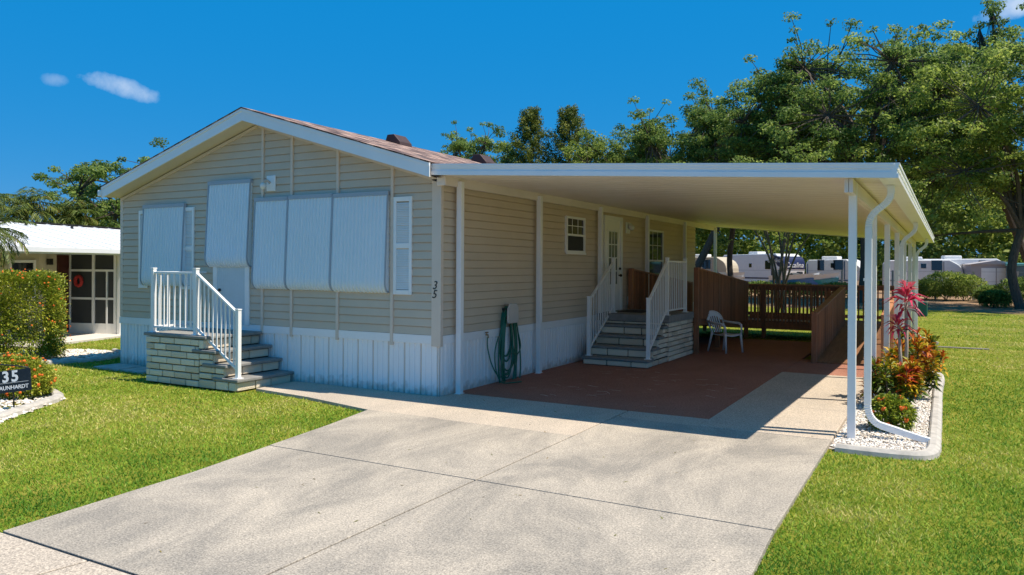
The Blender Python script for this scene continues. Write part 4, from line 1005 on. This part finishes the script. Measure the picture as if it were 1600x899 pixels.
tree('oak_tree','small loose oak between the sparse oak and the first conifer',(-22.6,42),10.5,7.6,(2.8,2.5,3.6),8,80,24000,.095,71,.2,OAKY,group=G,low=3,cr=.75)
tree('oak_tree','yellowish oak filling the gap behind the conifers',(-18.0,47),11.5,7.8,(3.9,3.0,4.0),9,90,28000,.10,72,.2,OAKY,group=G,low=3,cr=.8)
def conifer(label,x,y,H,rw,seed,n=26000):
    r=np.random.default_rng(seed); e=empty('conifer_tree',(x,y,-.04),label,'tree','conifers behind the house')
    mb=MB(); mb.tube([(x,y,-.1),(x+.1,y,H*.5),(x,y,H-.3)],[.25,.15,.03],7); Pc=[];Rc=[]
    for k in range(70):
        u=k/70; z=H*(.2+.78*u); a=k*2.4; rr=rw*(1-u)**.62*r.uniform(.6,1.15)+.25
        tip=np.array([x+rr*math.cos(a),y+rr*math.sin(a),z+rr*.35]); mb.tube([(x,y,z-.1),tuple(tip)],[.04,.012],4,cap=False)
        for q in (.45,.75,1.0): Pc.append(np.array([x,y,z])*(1-q)+tip*q); Rc.append(.42+.3*(1-u))
    mb.build('trunk',BARK,e); Pc=np.array(Pc);Rc=np.array(Rc); i=r.integers(0,len(Pc),n); d=r.normal(0,1,(n,3)); d/=np.linalg.norm(d,axis=1,keepdims=True)
    P=Pc[i]+d*r.random((n,1))**.5*Rc[i][:,None]*np.array([.8,.8,1.2]); V,Fq=quads(P,d+r.normal(0,.4,(n,3)),r.uniform(.06,.12,n),.4,r)
    npmesh('crown',V,Fq,PINE,np.clip(r.normal(.5,.15,len(Pc))[i]+r.normal(0,.2,n),0,1),e)
conifer('left and taller pointed conifer above the carport roof edge',-21.4,43,14.2,2.9,11)
conifer('right pointed conifer with a thin top above the carport roof edge',-18.6,44,14.2,2.7,12)
# small multi stemmed tree behind the ramp
tree('small_tree','dark multi stemmed small tree behind the ramp railing in front of the trailers',(1.0,21.5),6.4,4.6,(2.5,2.2,2.0),9,55,9000,.06,21,.085,OAKY,low=2.7,cr=.5,nstem=6)
# far woods: continuous understorey mass
def woods(name,label,x0,x1,y0,y1,h0,h1,n,ls,seed,m,zmin=0,dens=900):
    r=np.random.default_rng(seed); k=dens
    X=r.uniform(x0,x1,k);Y=r.uniform(y0,y1,k); Hh=h0+(h1-h0)*vnoise(X,Y,.13,seed); Z=zmin+(Hh-zmin)*r.random(k)**.7; Z[::4]=r.uniform(0,3.5,len(Z[::4]))
    Pc=np.stack([X,Y,Z],1); Rc=r.uniform(.8,1.9,k); i=r.integers(0,k,n); d=r.normal(0,1,(n,3)); d/=np.linalg.norm(d,axis=1,keepdims=True)
    P=Pc[i]+d*r.random((n,1))**.4*Rc[i][:,None]*np.array([1.1,1.1,.7]); P[:,2]=np.maximum(P[:,2],0)
    V,Fq=quads(P,d*.6+np.array([0,0,.5])+r.normal(0,.5,(n,3)),r.uniform(.7,1.3,n)*ls,.6,r)
    o=npmesh(name,V,Fq,m,np.clip(r.normal(.45,.2,k)[i]+r.normal(0,.15,n),0,1)); tag(o,label,'woods',kind='stuff')
woods('woodland','dense band of woodland far behind the parked trailers',-80,60,66,90,8,13.5,420000,.215,31,OAKY,0,3600)
woods('woodland','dark woods behind the neighbouring house at left',-115,-40,48,60,6,9,50000,.17,32,OAK,0,600)
# left side trees
tree('oak_tree','spreading oak behind the white roof of the neighbouring house',(-39,21.5),9.5,5.6,(5.8,5,3.7),11,100,34000,.10,41,.3,OAK,low=.5,cr=.75)
def palm(label,x,y,h,fl,seed,nf=30,trunk=.16,ll=.42,lw=.03,group=None,m=None,el0=1.2,el1=-.5,droop=.55,den=46):
    r=np.random.default_rng(seed); e=empty('palm_tree',(x,y,-.04),label,'tree',group); mb=MB(); mb.tube(sm([(x,y,-.1),(x+.05,y,h*.5),(x,y,h)],5),trunk,8); mb.build('trunk',PALMB,e)
    P=[];D=[];Ls=[];T=[]; rb=MB()
    for k in range(nf):
        a=k*2.4+r.normal(0,.2); el=el0+(el1-el0)*(k/nf)+r.normal(0,.08); u=np.array([math.cos(a),math.sin(a)]); pts=[]
        p=np.array([x,y,h]); ln=fl*r.uniform(.85,1.1); t0=r.normal(.55,.15) if k<nf*.93 else 1.0
        for j in range(13):
            pts.append(tuple(p)); el2=el-droop*2.0*(j/12)**1.3; dv=np.array([u[0]*math.cos(el2),u[1]*math.cos(el2),math.sin(el2)]); p=p+dv*ln/12
        rb.tube(pts,[.016*(1-j/14) for j in range(13)],4,cap=False)
        for j in range(den):
            f=.12+.88*j/den; q=f*11.99; i0=int(q); A=np.array(pts[i0]);B=np.array(pts[min(i0+1,12)]); pt=A+(B-A)*(q-i0); dv=(B-A)/(np.linalg.norm(B-A)+1e-9)
            sd=np.cross(dv,[0,0,1]); sd/=np.linalg.norm(sd)+1e-9
            for s in (-1,1):
                P.append(pt); D.append(sd*s+dv*.75+np.array([0,0,-.25])+r.normal(0,.1,3)); Ls.append(ll*(math.sin(math.pi*min(1,f*.85+.1))**.6)*r.uniform(.8,1.1)); T.append(np.clip(t0+r.normal(0,.1),0,1))
    V,Fq=leaves(np.array(P),np.array(D),np.array(Ls),np.full(len(P),lw),.25,.2,r)
    npmesh('fronds',V,Fq,m or PALML,np.repeat(T,2),e); rb.build('frond_ribs',PALMR,e)
PALML=tintmat('palm_leaf',[(0,(.03,.065,.015)),(.5,(.09,.14,.025)),(.85,(.19,.22,.04)),(1,(.34,.17,.07))],.45,.25,.4)
PALMR=mat('palm_rib',(.16,.17,.05),.6)
palm('slender feathery palm at the left edge beside the clipped hedge',-8.75,-1.75,2.5,.75,51,26,.07,.24,.014,el0=1.35,el1=-1.0)
GP='cabbage palms behind the neighbouring house'
palm('leftmost cabbage palm above the white neighbouring roof',-37,11.5,4.7,1.7,52,34,.17,.8,.05,GP,den=26,el1=-.7)
palm('middle cabbage palm above the white neighbouring roof',-38,14.5,5.0,1.7,53,34,.17,.8,.05,GP,den=26,el1=-.7)
palm('right cabbage palm touching the spreading oak behind the neighbouring roof',-37.5,16.8,4.6,1.6,54,34,.17,.8,.05,GP,den=26,el1=-.7)
# ---------------------------------------------------------------- neighbouring house (rotated frame)
NB=empty('neighbouring_house',(-12.9,3.55,0),'low neighbouring house with white metal roof and a screened porch at the far left','house',rz=R(17))
CREAM=mat('cream_siding',(.62,.56,.42),.6,var=.04)
DRED=mat('dark_red_shutter',(.07,.018,.014),.6)
WR=mat('white_roof_metal',(.82,.83,.84),.4,var=.05,vs=1.2)
def Lb(mb,name,mt,par=NB,**k): return mb.build(name,mt,par,local=True,**k)
mb=MB(); mb.add([(.25,-9,2.22),(-3.1,-9,2.98),(-3.1,6,2.98),(.25,6,2.22),(.25,-9,2.26),(-3.1,-9,3.02),(-3.1,6,3.02),(.25,6,2.26)],[(0,3,2,1),(4,5,6,7),(0,1,5,4),(1,2,6,5),(2,3,7,6),(3,0,4,7)])
mb.add([(-3.1,-9,3.02),(-6.5,-9,2.3),(-6.5,6,2.3),(-3.1,6,3.02)],[(0,1,2,3)])
rf=Lb(mb,'roof',WR)
mb=MB(); y=-8.9
while y<6: mb.bar((.25,y,2.275),(-3.1,y,3.035),.03,.02); y+=.6
Lb(mb,'roof_seam',WR,rf)
mb=MB(); mb.box(-3.2,-3.0,-9,6,3.02,3.06); Lb(mb,'ridge_cap',BLACK,rf)
for y in (-.4,1.2): mb=MB(); mb.tube([(-2.6,y,2.85),(-2.6,y,3.0)],.04); Lb(mb,'roof_pipe',BLACK,rf)
mb=MB(); mb.box(.25,.29,-9,6,2.12,2.28); mb.box(.29,.38,-9,6,2.16,2.27); Lb(mb,'gutter',WR)
mb=MB(); mb.box(-1.55,.2,-9,5,2.17,2.21); Lb(mb,'eave_soffit',CREAM)
mb=MB(); z=-.05
while z<2.2: mb.add([(-1.585,-9,z),(-1.585,-1.0,z),(-1.6,-1.0,z+.12),(-1.6,-9,z+.12)],[(0,1,2,3)]); z+=.12
mb.box(-6.3,-1.6,-9,4.9,-.05,2.25); Lb(mb,'side_wall',CREAM)
mb=MB()
for a,b,c,d in ((-1.95,-1.88,1.0,1.98),(-1.22,-1.15,1.0,1.98),(-1.88,-1.22,1.0,1.07),(-1.88,-1.22,1.91,1.98)): mb.box(-1.6,-1.54,a,b,c,d)
wn=Lb(mb,'window',WHITE)
mb=MB(); mb.box(-1.6,-1.56,-1.88,-1.22,1.07,1.91); Lb(mb,'pane',GLASS,wn)
mb=MB(); mb.box(-1.6,-1.54,-.42,-.06,.05,2.12); Lb(mb,'dark_shutter',DRED)
mb=MB(); mb.box(-1.57,-1.46,-.78,-.68,1.86,2.02); Lb(mb,'wall_lamp',BLACK)
# screened porch front (local y=0, x from -1.6 to 0)
mb=MB()
XS=[-1.56,-.80,-.12]
for x in XS: mb.box(x-.035,x+.035,-.04,.04,.0,2.2)
for (a,b) in ((-1.56,-.80),(-.80,-.12)): mb.box(a,b,-.03,.03,1.68,1.74); mb.box(a,b,-.03,.03,2.14,2.2); mb.box(a,b,-.03,.03,.0,.28)
mb.box(-1.50,-.86,-.028,.028,.92,.98); mb.box(-.74,-.16,-.028,.028,.92,.98); mb.box(-.40,-.36,-.032,.032,.0,1.68)
mb.box(-.02,.06,-.06,.06,0,2.2)
pf=Lb(mb,'porch_frame',WHITE)
mb=MB(); mb.box(-1.55,-.12,.0,.012,.28,2.15); Lb(mb,'insect_screen',mat('grey_screen',(.045,.05,.052),.8),pf)
mb=MB(); mb.box(-2.6,.35,-3.2,.9,-.05,.005); Lb(mb,'porch_slab',mat('pale_slab',(.62,.58,.52),.9,var=.06))
wr=empty('door_wreath',(0,0,0),'red wreath hanging on the screened porch door of the neighbouring house','wreath',rz=R(17)); wr.location=(-12.9+(-1.22)*math.cos(R(17))+.07*math.sin(R(17)),3.55-1.22*math.sin(R(17))-.07*math.cos(R(17)),1.42)
mb=MB(); mb.tube([(.10*math.cos(a),-.01,.13*math.sin(a)) for a in [2*math.pi*k/16 for k in range(17)]],.045,7); Lb(mb,'ring',mat('wreath_red',(.45,.03,.025),.7,var=.4,vs=40),wr)
# ---------------------------------------------------------------- RV park
NAVY=mat('navy_paint',(.025,.03,.085),.25)
RVW=mat('rv_white',(.74,.75,.77),.35,var=.04)
RVG=mat('rv_grey',(.36,.37,.38),.5)
def wheel(par,x,y,r=.34,s=1):
    mb=MB(); mb.tube([(x,y-.1,r),(x,y+.1,r)],r,16); t=Lb(mb,'wheel',RUBBER,par); mb=MB(); mb.tube([(x,y-.11,r),(x,y+.11,r)],r*.55,12); Lb(mb,'rim',RVG,t)
def trailer(name,label,loc,rz,Ln,Hh,W_=2.5,cap=False,col=None,stripe=NAVY,cat='camper',z0=.55,roundf=.6):
    e=empty(name,loc,label,cat,'campers parked beyond the lawn',rz); h=Hh; w2=W_/2
    prof=[(-Ln/2,z0),(-Ln/2,h-.25),(-Ln/2+.2,h),(Ln/2-roundf-.3,h+.04)]
    for k in range(1,6): a=math.pi/2*k/6; prof.append((Ln/2-roundf+roundf*math.sin(a),h-.2-(.9)*(1-math.cos(a))))
    prof+=[(Ln/2,h-1.2),(Ln/2-.1,z0+.5),(Ln/2-.9,z0)]
    mb=MB(); mb.prism(prof,-w2,w2,'y'); Lb(mb,'body',col or RVW,e,bevel=.06)
    mb=MB(); mb.box(-Ln/2+.2,Ln/2-1.0,-w2-.012,w2+.012,z0+.35,z0+.47); mb.box(-Ln/2+.1,-Ln/2+.18,-w2-.012,w2+.012,z0,h-.3); mb.box(Ln/2-1.35,Ln/2-1.25,-w2-.012,w2+.012,z0+.5,h-.1)
    Lb(mb,'stripe',stripe,e)
    for (x,ww,hh,zz) in ((-Ln/2+.9,.5,.8,1.7),(-.2,.35,.35,1.9),(Ln/2-2.1,.7,.75,1.75)):
        mb=MB(); mb.box(x,x+ww,-w2-.02,w2+.02,zz,zz+hh); Lb(mb,'window',GLASS,e)
    mb=MB(); mb.box(-1.2,0,-.5,.5,h,h+.28); Lb(mb,'air_conditioner',RVW,e,bevel=.08)
    for x in (-.5,.4):
        for s in (-1,1): wheel(e,x,s*(w2-.12))
    if cap:
        cprof=[(Ln/2-roundf-.9,h+.05)]
        for k in range(0,6): a=math.pi/2*k/6; cprof.append((Ln/2-roundf+roundf*math.sin(a)+.03,h-.17-(.9)*(1-math.cos(a))))
        cprof+=[(Ln/2+.03,h-1.3),(Ln/2-.6,h-1.0)]
        mb=MB(); mb.prism(cprof,-w2-.015,w2+.015,'y'); cp_=Lb(mb,'nose_cap',NAVY,e,bevel=.05)
        text_mesh('lettering','Catalina',.62,RVW,e,Matrix.Translation((Ln/2+.06,0,h-.95))@Matrix.Rotation(R(90),4,'Z')@Matrix.Rotation(R(90),4,'X'),.01,.3)
        text_mesh('lettering','Catalina',.5,RVW,e,Matrix.Translation((Ln/2-1.0,-w2-.02,h-.55))@Matrix.Rotation(R(90),4,'X'),.01,.3)
    return e
def at(px,py,y):
    return px2(px,py,y)
def gx(px,y): p=px2(px,420,y); return p.x
trailer('travel_trailer','white travel trailer with a rounded navy nose cap behind the ramp',(gx(1190,62),62,0),R(-38),8.0,3.05,cap=True)
trailer('travel_trailer','tan trailer nearest the far corner of the house',(gx(1108,55),55,0),R(-10),4.2,2.7,col=mat('rv_tan',(.5,.44,.34),.5),stripe=RVG)
trailer('travel_trailer','white rounded camper with blue lower band right of the small dark tree',(gx(1312,54),54,0),R(-14),4.2,2.5,stripe=mat('rv_blue',(.08,.14,.24),.4),roundf=.9)
trailer('travel_trailer','plain white camper partly hidden by the farthest carport posts',(gx(1440,57),57,0),R(8),5.2,2.5,stripe=RVG)
trailer('travel_trailer','long pale camper behind the low shrubs at right',(gx(1500,58),58,0),R(14),6.0,2.6,stripe=RVG)
# storage shed and teal trailer
sh=empty('storage_shed',(gx(1549,56),56,0),'small pale storage shed with white double doors and tinted frame beside the right oak','shed',rz=R(12))
mb=MB(); mb.box(-1.6,1.6,-1.2,1.2,0,2.2); mb.prism([(-1.7,2.2),(1.7,2.2),(0,2.5)],-1.3,1.3,'y'); Lb(mb,'wall',mat('shed_wall',(.40,.37,.38),.7),sh)
for x in (-.95,.02):
    mb=MB(); mb.box(x,x+.9,-1.24,-1.2,.1,1.95); Lb(mb,'door',WHITE,sh)
tl=empty('cargo_trailer',(gx(1598,55),55,0),'teal roofed cargo trailer at the far right edge behind the oak','trailer')
mb=MB(); mb.box(-1.0,4,-1.1,1.1,.5,2.1); Lb(mb,'body',mat('teal_grey',(.10,.16,.17),.5),tl,bevel=.05); mb=MB(); mb.box(-1.05,4.05,-1.15,1.15,2.1,2.3); Lb(mb,'roof',mat('teal',(.15,.45,.45),.4),tl,bevel=.05); wheel(tl,1,-1); wheel(tl,1,1)
# boats
def boat(label,px,y,rz,Ln,band):
    e=empty('boat',(gx(px,y),y,0),label,'boat','boats parked by the campers',rz)
    def hull(z0,z1,k0,k1):
        mb=MB(); v=[];f=[];n=10
        for i in range(n+1):
            t=i/n; w=.95*(1-max(0,(t-.45)/.55)**2)
            for (z,k) in ((z0,k0),(z1,k1)):
                zz=z+ (.25*t*t if z==z1 or z0>.9 else .15*t*t)
                v+=[(-Ln/2+Ln*t*(1 if k==k1 else .96),-w*k,zz),(-Ln/2+Ln*t*(1 if k==k1 else .96),w*k,zz)]
        for i in range(n):
            a=i*4;b=a+4
            f+=[(a,b,b+2,a+2),(a+1,a+3,b+3,b+1),(a+2,b+2,b+3,a+3),(a,a+1,b+1,b)]
        f+=[(0,2,3,1)]; mb.add(v,f); return mb
    Lb(hull(.55,.95,.55,.95),'hull',band,e); Lb(hull(.952,1.3,.95,1.02),'topside',RVW,e)
    mb=MB(); mb.prism([(-.5,1.25),(-.3,1.45),(-.25,1.52),(.1,1.32)],-.45,.45,'y'); Lb(mb,'windshield',SCREEN,e)
    mb=MB(); mb.box(-Ln/2-.3,-Ln/2,-.2,.2,.7,1.6); Lb(mb,'outboard',BLACK,e,bevel=.05)
    mb=MB(); mb.box(-Ln/2,Ln/2+.6,-.5,-.42,.4,.5); mb.box(-Ln/2,Ln/2+.6,.42,.5,.4,.5); Lb(mb,'cradle',RVG,e); wheel(e,-.4,-.9,.3); wheel(e,-.4,.9,.3)
BB=mat('boat_blue',(.02,.16,.5),.3)
boat('white and bright blue boat right beside the navy capped trailer',1246,50,R(-25),3.6,BB); boat('smaller white boat with a teal lower hull by the small dark tree',1281,50,R(-30),3.2,mat('boat_teal',(.03,.28,.4),.3)); boat('white boat beyond the first outer post left of the navy capped trailer',1132,50,R(-20),3.6,RVW)
# wire fence
fe=empty('wire_fence',(0,46,0),'thin wire fence on slim concrete posts in front of the campers','fence')
for px in (1060,1120,1217,1316,1395,1462,1521,1590):
    x=gx(px,46); mb=MB(); mb.box(x-.06,x+.06,45.94,46.06,-.05,1.75); mb.build('post',mat('fence_post',(.45,.43,.40),.8),fe)
mb=MB()
for z in (.5,1.1,1.7): mb.tube([(-25,46,z),(16,46,z)],.012,4)
mb.build('wire',RVG,fe)
# utility box, splash block, shrubs, ground bits
mb=MB(); x=gx(1441,26); mb.box(x-.2,x+.2,25.8,26.2,-.05,.55); ub=mb.build('utility_box',mat('utility_green',(.02,.12,.08),.5),bevel=.04); tag(ub,'small green utility box on the grass behind the last downspout','utility box')
mb=MB(); mb.box(6.2,7.35,12.3,12.42,-.05,-.015); tag(mb.build('splash_block',mat('dark_slab',(.2,.19,.17),.9),bevel=.02),'flat grey splash slab on the grass at the last downspout','splash block')
for i,(px,y,s,lb) in enumerate(((1478,45,1.3,'leafy green shrub left in front of the long pale camper'),(1507,44.5,1.15,'leafy green shrub right in front of the long pale camper'),(1447,46,.9,'small shrub beside the farthest downspout'),(1548,42,.7,'low dark shrub in front of the shed doors'),(1597,38,1.1,'dark shrub right of the right oak trunk'),(1555,36,.6,'low dark bush at the foot of the right oak trunk'))):
    bush('shrub',lb,(gx(px,y),y,s*.62),(s*1.1,s,s*.66),2600,.16,.07,OAKY if i<3 else OAK,0,60+i,group='shrubs before the campers')
for i,(px,y) in enumerate(((1188,44),(1310,44),(1100,40),(1245,42))):
    bush('shrub',['low shrub below the navy capped trailer','low shrub below the rounded white camper','dark shrub beyond the upper ramp railing','low weedy shrub between the trailer and the small tree'][i],(gx(px,y),y,.4),(1.5,.8,.5),1800,.18,.07,OAK,0,80+i,group='shrubs before the campers')
# flat paving stones left of front steps
mb=MB(); mb.box(-7.35,-6.6,-.62,-.1,-.05,-.005); mb.box(-6.55,-5.9,-.62,-.1,-.05,-.008); tag(mb.build('paving_stones',CURB,bevel=.01),'flat grey paving stones on the grass at the left house corner','paving stones')
# power line
mb=MB(); mb.tube(sm([(-40,62,7.5),(-12,60,6.4),(12,58,6.8)],8),.02,4); tag(mb.build('power_line',BLACK),'thin dark cable crossing behind the campers','cable')
